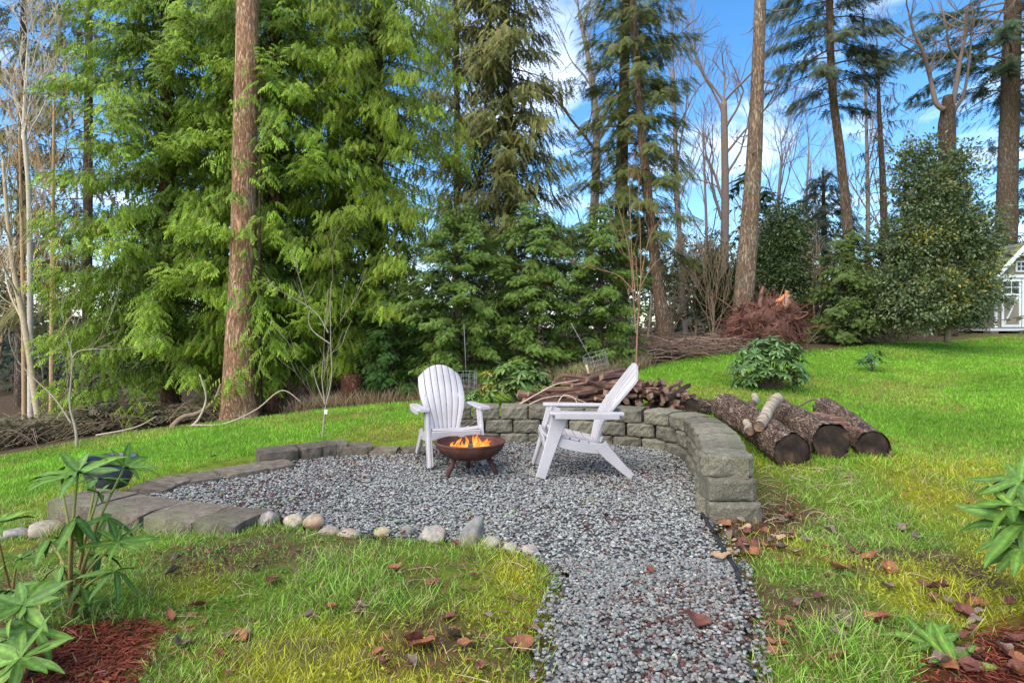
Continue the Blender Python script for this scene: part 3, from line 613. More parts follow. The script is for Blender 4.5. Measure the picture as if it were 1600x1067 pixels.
fire = tag(empty('fire', fc + [0, 0, .2]), 'orange flames burning in the rusty bowl', 'fire')
for i in range(26):
    cx = R.uniform(-.17, .15); cy = R.uniform(-.12, .12); hh = R.uniform(.065, .13) * (1.1 - abs(cx) * 2.2); u = np.linspace(0, 1, 9)
    ph = R.uniform(0, 6); pts = np.stack([cx + .022 * np.sin(u * 4.5 + ph) * u + .02 * u, cy + .018 * np.cos(u * 5 + ph) * u, hh * u], -1)
    V, Fc = tube(pts, .016 * (np.sin((u * .86 + .10) * math.pi) ** 1.2) * (1 - u * .25) + .001, 7); q = np.clip((V[:, 2]) / hh, 0, 1)[:, None]
    colf = np.array([1.7, .98, .20]) * (1 - q) + np.array([1.1, .20, .012]) * q
    MB().add(V, Fc, colf).build('flame', M['flame'], fire)
for i in range(5):
    c = np.array([R.uniform(-.12, .12), R.uniform(-.1, .1), .0]); a = R.uniform(0, 3.1); dd = np.array([math.cos(a), math.sin(a), .12]) * .13
    V, Fc = tube([c - dd + [0, 0, .02], c, c + dd + [0, 0, .02]], [.02, .023, .018], 7); o = MB().add(V, Fc, (.3, .25, .22)).build('charred_stick', M['ash'], loc=tuple(fc + [0, 0, .21])); tag(o, 'charred stick burning under the flames in the bowl', 'firewood', 'sticks in the fire bowl')

# ------------------------------------------------------------------ glazed pot
p = gp(158, 765); pot = tag(empty('plant_pot', (p[0] + .0, p[1] + .10, .0)), 'dark blue glazed round pot on the kerb corner', 'pot')
k_ = F / (p[1] + .10) ; rr_ = 39 / k_
zt = HC - (714 - HZ) / k_
MB().add(*revolve([(.001, .0), (rr_ * .62, .0), (rr_ * .78, zt * .25), (rr_ * .92, zt * .6), (rr_ * .93, zt * .85), (rr_ * .82, zt * .86), (rr_ * .8, zt * .6), (.001, zt * .6)])).build('pot_body', M['glaze'], pot)
MB().add(*revolve([(rr_ * .84, zt * .84), (rr_ * .94, zt * .83), (rr_ * 1.02, zt * .90), (rr_ * 1.0, zt), (rr_ * .90, zt), (rr_ * .86, zt * .93), (rr_ * .84, zt * .84)])).build('pot_rim', M['glaze'], pot)
MB().add(*revolve([(.001, zt * .82), (rr_ * .83, zt * .80)])).build('soil', M['soil'], pot)

# ------------------------------------------------------------------ big logs
def log_thing(a, b, r0, r1, label, name='felled_log', matb='logbark', mate='logend', grp='felled logs right of the wall', rough=.24, sides=48, cav=.0):
    a, b = np.asarray(a, float), np.asarray(b, float); Ld = np.linalg.norm(b - a); t = tag(empty(name, a), label, 'log', grp)
    t.rotation_euler = Vector(b - a).to_track_quat('Z', 'Y').to_euler()
    n = max(8, int(Ld / .028)); u = np.linspace(0, 1, n); sd = int(a[0] * 37) % 50
    pts = np.stack([.012 * np.sin(u * 5 + sd), .012 * np.cos(u * 4 + sd), u * Ld], -1)
    rf = lambda s, th: 1 + rough * (fbm(s * 3 + sd, np.abs(((th / math.pi) % 2) - 1) * 6 + sd, sd) - .5) + .5 * rough * (fbm(s * 11, np.abs(((th / math.pi) % 2) - 1) * 22, sd + 3) - .5)
    V, Fc = tube(pts, r0 + (r1 - r0) * u, sides, cap=False, rfun=rf); MB().add(V, Fc, (1.2, 1.03, .90)).build('bark', M[matb], t)
    for q, r_, nm in ((0, r0, 'cut_face'), (1, r1, 'cut_face')):
        th = np.linspace(0, 2 * np.pi, 30, endpoint=False); rings = [0, .35, .7, .93]; VV = [[*pts[-1 if q else 0][:2], 0]]
        for rg in rings[1:]:
            for x in th: k = r_ * rg * (1 + .04 * math.sin(3 * x + sd)); VV.append([pts[-1 if q else 0][0] + k * math.cos(x), pts[-1 if q else 0][1] + k * math.sin(x), .006 * math.sin(rg * 40 + sd)])
        VV = np.array(VV); VV[:, 2] += Ld - .012 if q else .012
        FF = [[0, 1 + (i + 1) % 30, 1 + i] for i in range(30)]
        for g_ in range(2):
            for i in range(30): c0, c1 = 1 + g_ * 30 + i, 1 + g_ * 30 + (i + 1) % 30; FF += [[c0, c1, c1 + 30], [c0, c1 + 30, c0 + 30]]
        MB().add(VV, FF).build(nm, M[mate], t)
    return t
log_thing(px(1240, 704, 5.0), px(1134, 637, 6.8), .152, .150, 'thick bark-covered log nearest the wall end with tan patch on its cut end')
log_thing(px(1299, 693, 5.2), px(1212, 640, 6.9), .158, .15, 'bark-covered log with a black cut end in the middle of the three')
log_thing(px(1366, 697, 5.3), px(1290, 640, 6.9), .140, .13, 'bark-covered log farthest from the wall in the row of three')
log_thing(px(1080, 638, 6.95), px(1152, 636, 7.45), .105, .10, 'short dark log lying behind the wall bend next to the firewood')
log_thing(px(1184, 664, 5.35), px(1216, 622, 6.15), .048, .054, 'short yellowish birch log resting on top of the nearest log', 'birch_log', 'birch', 'woodend', 'birch pieces on the logs', .06, 16)
log_thing(px(1173, 675, 5.3), px(1165, 660, 5.75), .036, .034, 'small white birch stick leaning beside the end blocks', 'birch_stick', 'birch', 'woodend', 'birch pieces on the logs', .06, 12)
log_thing(px(1176, 630, 7.1), px(1180, 620, 7.5), .045, .04, 'small pale birch stub behind the nearest log', 'birch_stub', 'birch', 'woodend', 'birch pieces on the logs', .06, 12)
def beam(a, b, wd, th, label, cat='plank'):
    o = MB().add(*plank(np.linspace(a, b, 6), wd, th, np.cross(b - a, [0, 0, 1]))).build('wood_offcut', M['wood'], origin=a, smooth=False); return tag(o, label, cat)
beam(px(1312, 658, 5.55), px(1270, 648, 6.1), .12, .06, 'weathered grey split plank resting on the middle log')
beam(px(1348, 672, 5.2), px(1280, 662, 5.6), .03, .025, 'thin pale stick lying across the middle and far logs', 'stick')
def stick(pts, r, label, name='dead_branch', col=(.30, .22, .17), grp=None, mat='twig', cat='branch'):
    pts = spline(np.array(pts), 24); V, Fc = tube(pts, np.linspace(r, r * .45, 24), 7); return tag(MB().add(V, Fc, col).build(name, M[mat], origin=pts[0]), label, cat, grp)
stick([px(1195, 630, 6.9), px(1240, 637, 6.6), px(1272, 624, 6.6), px(1300, 640, 6.4), px(1365, 668, 5.6)], .012, 'bent dark branch arching over the felled logs', col=(.12, .085, .075))

# ------------------------------------------------------------------ firewood heap
fw_mesh = []
for v in range(7):
    mb = MB(); n = 7; u = np.linspace(-.5, .5, n); k = [7, 5, 8, 4, 6, 5, 8][v]; wob = R.normal(0, .007, (n, 2)); wob = np.cumsum(wob, 0) * .5
    V, Fc = tube(np.stack([u, wob[:, 0], wob[:, 1]], -1), [.040, .036, .022, .043, .027, .030, .017][v] * (1 + R.normal(0, .05, n)), k, cap=True); nt_ = len(Fc) - 2 * k
    mb.add(V, Fc[:nt_], (1, 1, 1), 0); mb.add(V, Fc[nt_:], (1, 1, 1), 1); fw_mesh.append(mb.mesh('firewood_stick', [M['wood'], M['woodend']], smooth=False))
def heap_h(x): return np.interp(x, [.15, .5, .8, 1.2, 1.6, 2.0, 2.2], [.03, .22, .42, .46, .36, .22, .06])
for i in range(190):
    x = R.uniform(.25, 2.12); hmax = heap_h(x); lay = R.uniform(0, 1) ** .7; y = 7.42 + R.uniform(-.22, .32) ; z = on(x, y)[2] + hmax * lay * (1 - abs(y - 7.45) * .9) + .03
    yaw = R.normal(0, .5) if x < 1.25 else R.normal(1.0, .45)
    o = inst('firewood_stick', fw_mesh[i % 7], None, (x, y, z), (R.uniform(0, 3), R.normal(0, .16), yaw), (R.uniform(.38, .8), R.uniform(.7, 1.2), R.uniform(.7, 1.2)))
    lk = ['thick split', 'stout five-sided', 'slim round', 'squared split', 'medium round', 'narrow split', 'thin round'][i % 7]; sd_ = ('left of the chair back', 'behind the chair back', 'between the chair and the logs')[0 if x < .75 else 1 if x < 1.35 else 2]
    tag(o, lk + ' brown firewood stick in the heap, ' + sd_, 'firewood', lk + ' firewood in the heap ' + sd_)
stick([px(803, 637, 7.1), px(835, 618, 7.15), px(870, 600, 7.2), px(905, 594, 7.3)], .010, 'thin pale branch arching over the left end of the firewood heap', col=(.55, .44, .33))
stick([px(812, 640, 7.0), px(850, 622, 7.0), px(890, 620, 7.05), px(930, 636, 7.0)], .008, 'thin bent branch hanging down the front of the firewood heap', col=(.50, .38, .28))
stick([px(868, 637, 6.98), px(880, 618, 7.0), px(897, 622, 7.0), px(905, 638, 6.95)], .008, 'looped pale twig in front of the firewood heap', col=(.58, .46, .36))

# ------------------------------------------------------------------ plastic edging strip, wire cages
pts = np.array([gp(*p) + [0, 0, .012] for p in [(1097, 805), (1110, 826), (1128, 857), (1142, 880), (1152, 897), (1158, 925)]]); pts[-1, 2] = -.02
tag(MB().add(*tube(spline(pts, 40), .013, 8)).build('edging_strip', M['rubber'], origin=pts[0]), 'black plastic edging strip beside the gravel path', 'edging')
def cage(c, rx, hh, tilt, label):
    t = tag(empty('wire_cage', c), label, 'plant cage', 'wire plant cages'); t.rotation_euler = (rad(6), rad(tilt), 0)
    for i in range(10):
        a = i / 10 * 2 * math.pi; p = [math.cos(a) * rx, math.sin(a) * rx, 0]; MB().add(*tube([p, [p[0], p[1], hh]], .0032, 5)).build('upright_wire', M['wire'], t)
    for j in range(6):
        z = hh * (j + .3) / 5.4; th = np.linspace(0, 2 * math.pi, 25); MB().add(*tube(np.stack([rx * np.cos(th), rx * np.sin(th), np.full(25, z)], -1), .003, 5, cap=False)).build('hoop_wire', M['wire'], t)
    return t
c1 = on(*px(728, 625, 9.0)[:2]); t = cage(c1, .16, .44, 0, 'upright wire cage behind the chair that faces the camera')
MB().add(*tube([[.02, 0, 0], [-.02, 0, 1.15]], .004, 5)).build('stake', M['wire'], t)
c2 = on(*px(938, 588, 10.0)[:2]); t = cage(c2, .19, .42, -16, 'tilted wire cage beyond the firewood heap')
MB().add(*tube([[-.17, -.1, 0], [-.17, -.1, .30]], .022, 6)).build('wooden_stake', M['stake'], t)
MB().add(*tube([[.02, 0, 0], [-.22, 0, 1.0]], .005, 5)).build('stake', M['wire'], t)

# ------------------------------------------------------------------ garden shed
S = px(1594, 512, 20); sx0, sy0, sz0 = S; shed = tag(empty('garden_shed', S), 'tan and white garden shed with mossy gable roof behind the holly', 'shed')
hw, wh, dp, pk = .84, 1.72, 2.6, .92
def sbox(nm, mat, par, *bx):
    mb = MB()
    for b in bx: mb.add(*box(*b))
    return mb.build(nm, M[mat], par, smooth=False)
mb = MB(); Vw = np.array([[-hw, 0, 0], [hw, 0, 0], [hw, 0, wh], [0, 0, wh + pk], [-hw, 0, wh], [-hw, dp, 0], [hw, dp, 0], [hw, dp, wh], [0, dp, wh + pk], [-hw, dp, wh]])
mb.add(Vw, [[0, 1, 2], [0, 2, 4], [4, 2, 3], [5, 7, 6], [5, 9, 7], [9, 8, 7], [0, 4, 9], [0, 9, 5], [1, 6, 7], [1, 7, 2]]).build('wall', M['tan_paint'], shed, smooth=False)
roof = MB()
for sg in (-1, 1):
    a = np.array([sg * (hw + .16), -.22, wh - .13]); b = np.array([0, -.22, wh + pk + .05]); n_ = unit(np.array([sg * pk, 0, hw])) * .05
    q = np.array([a, b, b + [0, dp + .4, 0], a + [0, dp + .4, 0]]); VV = np.concatenate([q, q + n_]); roof.add(VV, [[0, 1, 2, 3], [4, 7, 6, 5], [0, 4, 5, 1], [3, 2, 6, 7], [0, 3, 7, 4], [1, 5, 6, 2]])
rf_ = roof.build('roof', M['roofing'], shed, smooth=False)
for sg in (-1, 1):
    for k in range(7):
        f0 = (k + .02) / 7; a = np.array([sg * (hw + .17) * (1 - f0), -.225, wh - .13 + (pk + .18) * f0 + .052]); n_ = unit(np.array([sg * pk, 0, hw])); dd = unit(np.array([-sg * hw, 0, pk])) * .20
        q = np.array([a, a + [0, dp + .41, 0], a + dd + [0, dp + .41, 0], a + dd]); q2 = q + n_ * np.array([.028, .028, .006, .006])[:, None]
        MB().add(np.concatenate([q, q2]), [[0, 1, 2, 3], [4, 7, 6, 5], [0, 4, 5, 1], [0, 3, 7, 4], [1, 5, 6, 2]]).build('shingle_course', M['roofing'], rf_, smooth=False)
    a = np.array([sg * (hw + .17), -.24, wh - .16]); b = np.array([0, -.24, wh + pk + .0]); MB().add(*plank(np.linspace(a, b, 3), .13, .03, np.cross(b - a, [0, 1, 0]))).build('barge_board', M['white_paint'], shed, smooth=False)
    sbox('corner_board', 'white_paint', shed, (sg * (hw - .03), -.015, wh / 2, .10, .03, wh - .01))
    a = np.array([sg * .30, -.245, wh + pk - .36]); b = np.array([0, -.245, wh + pk - .30]); MB().add(*plank(np.linspace(a, b, 3), .05, .03, [0, 0, 1])).build('gable_ornament', M['white_paint'], shed, smooth=False)
    MB().add(*plank(np.linspace([sg * .05, -.246, wh + pk - .32], [sg * .16, -.246, wh + pk - .12], 3), .04, .025, [0, 0, 1])).build('gable_ornament', M['white_paint'], shed, smooth=False)
sbox('gable_ornament', 'white_paint', shed, (0, -.25, wh + pk - .18, .05, .03, .34))
sbox('frieze_board', 'white_paint', shed, (0, -.02, wh - .05, 2 * hw - .1, .035, .10))
wn = sbox('gable_window', 'glass', shed, (0, -.012, wh + .27, .24, .02, .24))
sbox('window_frame', 'white_paint', wn, (-.15, -.03, wh + .27, .05, .04, .36), (.15, -.03, wh + .27, .05, .04, .36), (0, -.03, wh + .425, .25, .04, .05), (0, -.03, wh + .115, .25, .04, .05), (0, -.035, wh + .27, .02, .02, .255), (0, -.033, wh + .27, .25, .02, .02))
for sg in (-1, 1):
    dx = sg * .33; dr = sbox('door', 'tan_paint', shed, (dx, -.022, .80, .60, .04, 1.55))
    sbox('door_frame', 'white_paint', dr, (dx - .28, -.05, .80, .07, .03, 1.56), (dx + .28, -.05, .80, .07, .03, 1.56), (dx, -.05, .06, .49, .03, .08), (dx, -.05, 1.08, .49, .03, .07), (dx, -.05, 1.54, .49, .03, .08))
    sbox('door_pane', 'glass', dr, (dx, -.046, 1.31, .48, .01, .38)); sbox('glazing_bar', 'white_paint', dr, (dx, -.056, 1.31, .025, .012, .38), (dx, -.054, 1.31, .48, .012, .025))
    MB().add(*plank(np.linspace([dx + sg * .22, -.052, .12], [dx - sg * .02 * 0 - sg * .22, -.052, 1.02], 3), .06, .024, [1, 0, .3])).build('door_brace', M['white_paint'], dr, smooth=False)
sbox('floor_skid', 'white_paint', shed, (0, dp / 2, -.06, 2 * hw + .5, dp + .3, .09))
for sx_ in (-.95, .0, .9): sbox('footing_block', 'capstone', shed, (sx_, .0, -.24, .26, .3, .26))
# ------------------------------------------------------------------ foliage templates
def spray_T(pairs=9, ang=52, droop=.45, ln=.42, wd=.06, ribdroop=.28, two=True, seed=1):
    r = np.random.default_rng(seed); V = []; Fc = []; Wt = []
    def rib(x): return np.array([x, 0, -ribdroop * x * x])
    b = len(V); V += [[0, -.012, 0], [0, .012, 0], list(rib(1.0))]; Wt += [0, 0, .7]; Fc.append([b, b + 1, b + 2])
    for i in range(pairs):
        x = .06 + .9 * i / (pairs - 1)
        for s in (-1, 1):
            l = ln * (1 - x * .72) * r.uniform(.7, 1.15) * (.75 if i == 0 else 1); a = rad(ang * (1 - .45 * x) + r.normal(0, 7)); d = np.array([math.cos(a), s * math.sin(a), -droop * r.uniform(.6, 1.4)]); d /= np.linalg.norm(d)
            p = rib(x); q = p + d * l + [0, 0, -.12 * l]; m = p + d * l * .5 + [0, 0, .03 * l]; side = np.array([-d[1], d[0], .15 * s]); side = side / np.linalg.norm(side) * wd * .5 * r.uniform(.8, 1.3)
            b = len(V)
            if two: V += [list(p), list(m - side), list(m + side), list(q)]; Wt += [.1, .55, .55, 1]; Fc += [[b, b + 1, b + 2], [b + 1, b + 3, b + 2]]
            else: V += [list(p - side), list(p + side), list(q)]; Wt += [.2, .2, 1]; Fc += [[b, b + 1, b + 2]]
    return np.array(V), np.array(Fc), np.array(Wt)
CEDAR = [spray_T(5, 50, .8, .52, .125, .35, False, s) for s in range(6)]
HEML = [spray_T(4, 56, .18, .55, .19, .22, False, s + 10) for s in range(3)]
SPRUCE = [spray_T(7, 38, .10, .28, .090, .10, False, s + 20) for s in range(3)]
FIR = [spray_T(7, 60, .12, .42, .075, .15, False, s + 30) for s in range(3)]
SMALL = [spray_T(4, 55, .15, .5, .16, .2, False, s + 40) for s in range(2)]
LEAF4 = (np.array([[0, 0, 0], [.5, -.23, .06], [.5, .23, .06], [1, 0, -.06]]), np.array([[0, 1, 2], [1, 3, 2]]), np.array([0, .5, .5, 1.]))

def soups(mb, Ts, pos, d, n, scl, base, tip):
    g = R.integers(0, len(Ts), len(pos)); Rm = frames(d, n)
    for v in range(len(Ts)):
        m = g == v; soup(mb, Ts[v], pos[m], Rm[m], scl[m], base[m], tip[m])

def bark_trunk(path, rads, sides=22, amp=.10, seed=0, flare=0):
    path = np.asarray(path, float); n = max(12, int(np.linalg.norm(path[-1] - path[0]) / .15)); P = spline(path, n); rr = np.interp(np.linspace(0, 1, n), np.linspace(0, 1, len(rads)), rads)
    def rf(s, th):
        q = np.abs(((th / math.pi) % 2) - 1); f = 1 + amp * ((fbm(q * 9 + seed, s * .9, seed) - .5) * 1.2 + (fbm(q * 26, s * 2.6 + seed, seed + 5) - .5) * .9)
        if flare: f = f + flare * np.exp(-s / .28) * (1 + .5 * np.sin(th * 4 + seed))
        return f
    return tube(P, rr, sides, True, rfun=rf)

def branch(p0, az, Ln, rise, droop, upt=0, n=8, wig=.06):
    t = np.linspace(0, 1, n); r_ = Ln * t; a = az + wig * np.sin(t * 4 + az * 7)
    return np.stack([p0[0] + r_ * np.cos(a), p0[1] + r_ * np.sin(a), p0[2] + Ln * (rise * t - droop * t ** 2 + upt * t ** 4)], -1)

def crown_from(branches, per_m, Ts, smin, smax, base, tip, side=(35, 75), hang=.4, bright=.3, start=.25, nup=1.0, spread=.10):
    """sprays set along the branch curves; returns pos, dir, normal, scale, colours"""
    Ps, Ds, Ns, Sc, Tt = [], [], [], [], []
    for B in branches:
        ln = np.linalg.norm(np.diff(B, axis=0), axis=1).sum(); k = max(3, int(ln * per_m * (1 if B[-1, 1] - B[0, 1] < .3 * ln else .28))); t = start + (1 - start) * R.uniform(0, 1, k) ** .8
        f = t * (len(B) - 1); i = np.clip(f.astype(int), 0, len(B) - 2); fr_ = (f - i)[:, None]; p = B[i] * (1 - fr_) + B[i + 1] * fr_; T = unit(B[i + 1] - B[i])
        H = unit(np.stack([-T[:, 1], T[:, 0], np.zeros(k)], -1)); sg = R.choice([-1, 1], k)[:, None]; a = np.radians(R.uniform(*side, k))[:, None] * (1 - .6 * t[:, None] ** 3)
        d = T * np.cos(a) + sg * H * np.sin(a) + np.array([0, 0, -1.0]) * (hang * R.uniform(.3, 1.6, k))[:, None]
        Ps.append(p + R.normal(0, spread, (k, 3)) * [1, 1, .6]); Ds.append(unit(d)); Ns.append(np.array([0, 0, nup]) + R.normal(0, .35, (k, 3)) + T * .35); Sc.append(R.uniform(smin, smax, k) * (1.1 - .35 * t)); Tt.append(t)
    P, D, Nn, S_, T_ = map(np.concatenate, (Ps, Ds, Ns, Sc, Tt)); k = len(P)
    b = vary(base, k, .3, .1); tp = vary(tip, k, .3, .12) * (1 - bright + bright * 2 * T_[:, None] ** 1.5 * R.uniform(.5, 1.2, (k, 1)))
    return P, D, Nn, S_, b, np.clip(tp, 0, 1)

def branches_mesh(mb, brs, r0, col, sides=3):
    for B in brs:
        L_ = np.linalg.norm(B[-1] - B[0]); V, Fc = tube(B, np.linspace(r0 * (.5 + .25 * L_), .003, len(B)), sides, cap=False); mb.add(V, Fc, np.array(col) * R.uniform(.7, 1.3))

def conifer(name, label, path, rads, zr, Lf, per_m, nb, Ts, smin, smax, base, tip, rise=.1, droop=.35, upt=.1, hang=.4, bright=.3, trunkcol=(1, 1, 1), grp=None, az=None, start=.22, core=0, cat='tree', side=(35, 75), r0=.02, flare=0, amp=.10, dead=None, spread=.10, nup=1.0):
    path = np.asarray(path, float).copy(); path[0, 2] = float(hgt(path[0, 0], path[0, 1])) - .06; org = path[0].copy(); t = tag(empty(name, org), label, cat, grp)
    V, Fc = bark_trunk(path, rads, seed=int(abs(org[0]) * 10), flare=flare, amp=amp); MB().add(V, Fc, trunkcol).build('trunk', M['bark'], t, org)
    brs = []
    for i in range(nb):
        u = (i + R.uniform(0, 1)) / nb; z = zr[0] + (zr[1] - zr[0]) * u
        f = np.clip((z - path[0, 2]) / (path[-1, 2] - path[0, 2]), 0, 1) * (len(path) - 1); j = min(int(f), len(path) - 2); p = path[j] * (1 - (f - j)) + path[j + 1] * (f - j); p = np.array([p[0], p[1], z])
        a = i * 2.39996 + R.normal(0, .3) if az is None else R.uniform(*az); Ln = Lf(z, a) * R.uniform(.65, 1.12)
        brs.append(branch(p, a, Ln, rise + R.normal(0, .07), droop * R.uniform(.6, 1.35), upt * R.uniform(.5, 1.5)))
    mb = MB(); branches_mesh(mb, brs, r0, (.16, .12, .09)); mb.build('branches', M['twig'], t, org)
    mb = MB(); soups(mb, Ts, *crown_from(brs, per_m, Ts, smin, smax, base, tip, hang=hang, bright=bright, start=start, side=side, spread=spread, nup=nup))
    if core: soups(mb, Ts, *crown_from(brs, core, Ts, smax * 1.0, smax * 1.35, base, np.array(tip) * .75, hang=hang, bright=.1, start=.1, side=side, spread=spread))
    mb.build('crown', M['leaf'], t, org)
    if dead:                            # hanging dead twigs
        mb = MB(); k = dead; br = [brs[i] for i in R.integers(0, len(brs), k)]
        for B in br:
            j = R.integers(1, len(B)); q = B[j]; l = R.uniform(.15, .5); V, Fc = tube(np.array([q, q + [R.normal(0, .05), R.normal(0, .05), -l * .5], q + [R.normal(0, .1), R.normal(0, .1), -l]]), [.008, .006, .002], 3, cap=False); mb.add(V, Fc, np.array([.22, .15, .09]) * R.uniform(.6, 1.4))
        tag(mb.build('dead_twigs', M['twig'], t, org), kind='stuff')
    return t

# ------------------------------------------------------------------ the big fir trunk on the left and the cedars round it
path = [px(375, 662, 10), px(373, 560, 10), px(377, 450, 10), px(381, 300, 10), px(384, 150, 10), px(387, 0, 10), px(392, -300, 10), px(396, -700, 10)]
fir = tag(empty('fir_tree', path[0]), 'tall fir with thick reddish brown bare trunk in front of the cedars', 'tree')
V, Fc = bark_trunk(path, [.29, .225, .195, .185, .18, .165, .15, .10], 40, .07, 3, flare=.30); MB().add(V, Fc, (3.0, 2.3, 1.85)).build('trunk', M['bark'], fir, path[0])
fb = [branch(path[6] + [0, 0, z * .25], R.uniform(0, 6.28), R.uniform(1.0, 1.9), .0, .3, .1) for z in range(14)]
mb = MB(); branches_mesh(mb, fb, .02, (.16, .12, .09)); mb.build('branches', M['twig'], fir, path[0])
mb = MB(); soups(mb, FIR, *crown_from(fb, 40, FIR, .22, .4, (.02, .05, .015), (.06, .12, .03))); mb.build('crown', M['leaf'], fir, path[0])
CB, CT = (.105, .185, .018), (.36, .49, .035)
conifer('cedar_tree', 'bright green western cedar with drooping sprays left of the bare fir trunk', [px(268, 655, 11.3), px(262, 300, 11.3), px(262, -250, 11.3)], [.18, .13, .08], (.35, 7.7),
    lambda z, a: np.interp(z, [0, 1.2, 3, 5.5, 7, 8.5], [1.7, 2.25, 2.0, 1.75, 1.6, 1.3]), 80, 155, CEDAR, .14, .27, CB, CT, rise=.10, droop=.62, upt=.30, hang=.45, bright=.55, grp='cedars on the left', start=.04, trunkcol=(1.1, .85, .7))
conifer('cedar_tree', 'bright green western cedar right behind the bare fir trunk', [px(432, 650, 11.4), px(430, 300, 11.4), px(432, -250, 11.4)], [.18, .13, .08], (.5, 7.8),
    lambda z, a: np.interp(z, [0, 1.2, 3, 5.5, 7, 8.5], [1.2, 1.9, 1.9, 1.8, 1.7, 1.4]), 80, 140, CEDAR, .14, .27, CB, CT, rise=.12, droop=.65, upt=.32, hang=.45, bright=.55, grp='cedars on the left', start=.04, trunkcol=(1.1, .85, .7))
conifer('cedar_tree', 'broad bright green cedar with hanging sprays right of the fir trunk', [px(585, 645, 11.9), px(588, 300, 11.9), px(590, -250, 11.9)], [.18, .13, .08], (.7, 8.1),
    lambda z, a: np.interp(z, [0, 1.2, 3, 5, 7, 8.5], [1.0, 1.8, 1.85, 1.75, 1.75, 1.5]), 88, 160, CEDAR, .13, .25, (.115, .185, .02), (.38, .47, .04), rise=.10, droop=.75, upt=.25, hang=.75, bright=.55, grp='cedars on the left', start=.04, trunkcol=(1.1, .85, .7))
conifer('cedar_tree', 'shaded cedar glimpsed between the two cedars left of the fir trunk', [px(345, 640, 14), px(345, 300, 14), px(348, -250, 14)], [.2, .15, .1], (.2, 9.2), lambda z, a: np.interp(z, [0, 4, 9], [2.3, 2.2, 1.9]), 24, 110, CEDAR, .26, .5, (.085, .15, .02), (.22, .32, .04), rise=.1, droop=.6, upt=.3, hang=.5, bright=.4, grp='cedars on the left', start=.05, az=(3.0, 6.4))
conifer('cedar_tree', 'shaded cedar glimpsed between the fir trunk and the broad cedar', [px(520, 640, 14.3), px(520, 300, 14.3), px(522, -250, 14.3)], [.2, .15, .1], (.4, 9.4), lambda z, a: np.interp(z, [0, 4, 9], [2.2, 2.2, 2.0]), 24, 110, CEDAR, .26, .5, (.085, .15, .02), (.22, .32, .04), rise=.1, droop=.6, upt=.3, hang=.5, bright=.4, grp='cedars on the left', start=.05, az=(3.0, 6.4))
# low cedar boughs that cross the fir trunk
bough = tag(empty('cedar_sapling', on(-4.05, 9.55)), 'young cedar with light sprays crossing in front of the fir trunk', 'tree')
bp0 = on(-4.05, 9.9); brs = [branch(bp0 + [0, 0, z], R.uniform(3.6, 5.8), R.uniform(.45, .95), .15, .55, .3) for z in np.r_[np.linspace(.5, 2.2, 9), np.linspace(2.4, 5.6, 12)]]
bo = np.array(bough.location); mb = MB(); V, Fc = tube(np.array([bp0, bp0 + [-.02, 0, 3], bp0 + [.0, 0.02, 5.8]]), [.035, .025, .01], 8); mb.add(V, Fc, (.6, .5, .42)).build('trunk', M['bark'], bough, bo)
mb = MB(); soups(mb, CEDAR, *crown_from(brs, 17, CEDAR, .2, .34, CB, CT, bright=.6, hang=.5)); mb.build('crown', M['leaf'], bough, bo)

# ------------------------------------------------------------------ young hemlocks behind the seating area
def hemlock(label, cx, Yd, ytop, ybase, halfw, nb, base=(.065, .115, .020), tip=(.21, .315, .05)):
    p0 = px(cx, ybase, Yd); top = px(cx + 4, ytop, Yd); Hh = top[2] - p0[2]; hw_ = halfw / F * Yd
    return conifer('hemlock_tree', label, [p0, (p0 + top) / 2 + [.03, 0, 0], top], [.09, .06, .01], (p0[2] + .12, top[2] - .05),
        lambda z, a: hw_ * np.interp((z - p0[2]) / Hh, [0, .12, .5, .8, 1], [.9, 1.12, 1.1, .85, .22]), 132, nb, HEML, .07, .125, base, tip, rise=.22, droop=.32, upt=.05, hang=.22, bright=.5, grp='young hemlocks behind the wall', start=.3, r0=.012, spread=.06, core=30)
hemlock('dark green young hemlock just left of the white stake, behind the cage', 712, 10.9, 322, 612, 88, 160)
hemlock('dark green bushy young hemlock between two others above the rhododendron', 830, 11.1, 318, 600, 80, 155)
hemlock('dark green young hemlock beside the coppery bare sapling', 934, 11.0, 322, 592, 66, 140)
hemlock('low hemlock half hidden behind the slim bare sapling', 610, 10.9, 455, 622, 55, 70, (.02, .06, .012), (.09, .19, .03))

# ------------------------------------------------------------------ tall spruces and firs in the middle
SB, ST = (.115, .115, .030), (.32, .31, .075)
conifer('spruce_tree', 'tall loose spruce with drooping olive boughs in the centre', [px(800, 600, 16), px(797, 300, 16), px(790, 0, 16), px(785, -300, 16)], [.16, .14, .11, .07], (2.2, 11),
    lambda z, a: np.interp(z, [2.6, 4, 7, 11], [1.2, 1.75, 1.75, 1.5]), 76, 115, SPRUCE, .28, .56, SB, ST, rise=.05, droop=.38, upt=.22, hang=1.0, bright=.4, grp='tall conifers behind the hemlocks', start=.2, dead=160, side=(20, 80), spread=.16, r0=.028)
conifer('spruce_tree', 'olive drooping spruce with a thin pale stem right of the cedars', [px(712, 600, 17), px(714, 300, 17), px(713, 0, 17), px(710, -300, 17)], [.11, .09, .07, .05], (4.2, 11.5),
    lambda z, a: np.interp(z, [5, 7, 11], [1.1, 1.5, 1.3]), 52, 64, SPRUCE, .30, .6, SB, ST, rise=.0, droop=.4, upt=.2, hang=1.0, bright=.35, grp='tall conifers behind the hemlocks', trunkcol=(1.7, 1.8, 1.9), dead=70, side=(20, 80), spread=.16)
FB, FT = (.070, .090, .026), (.23, .25, .060)
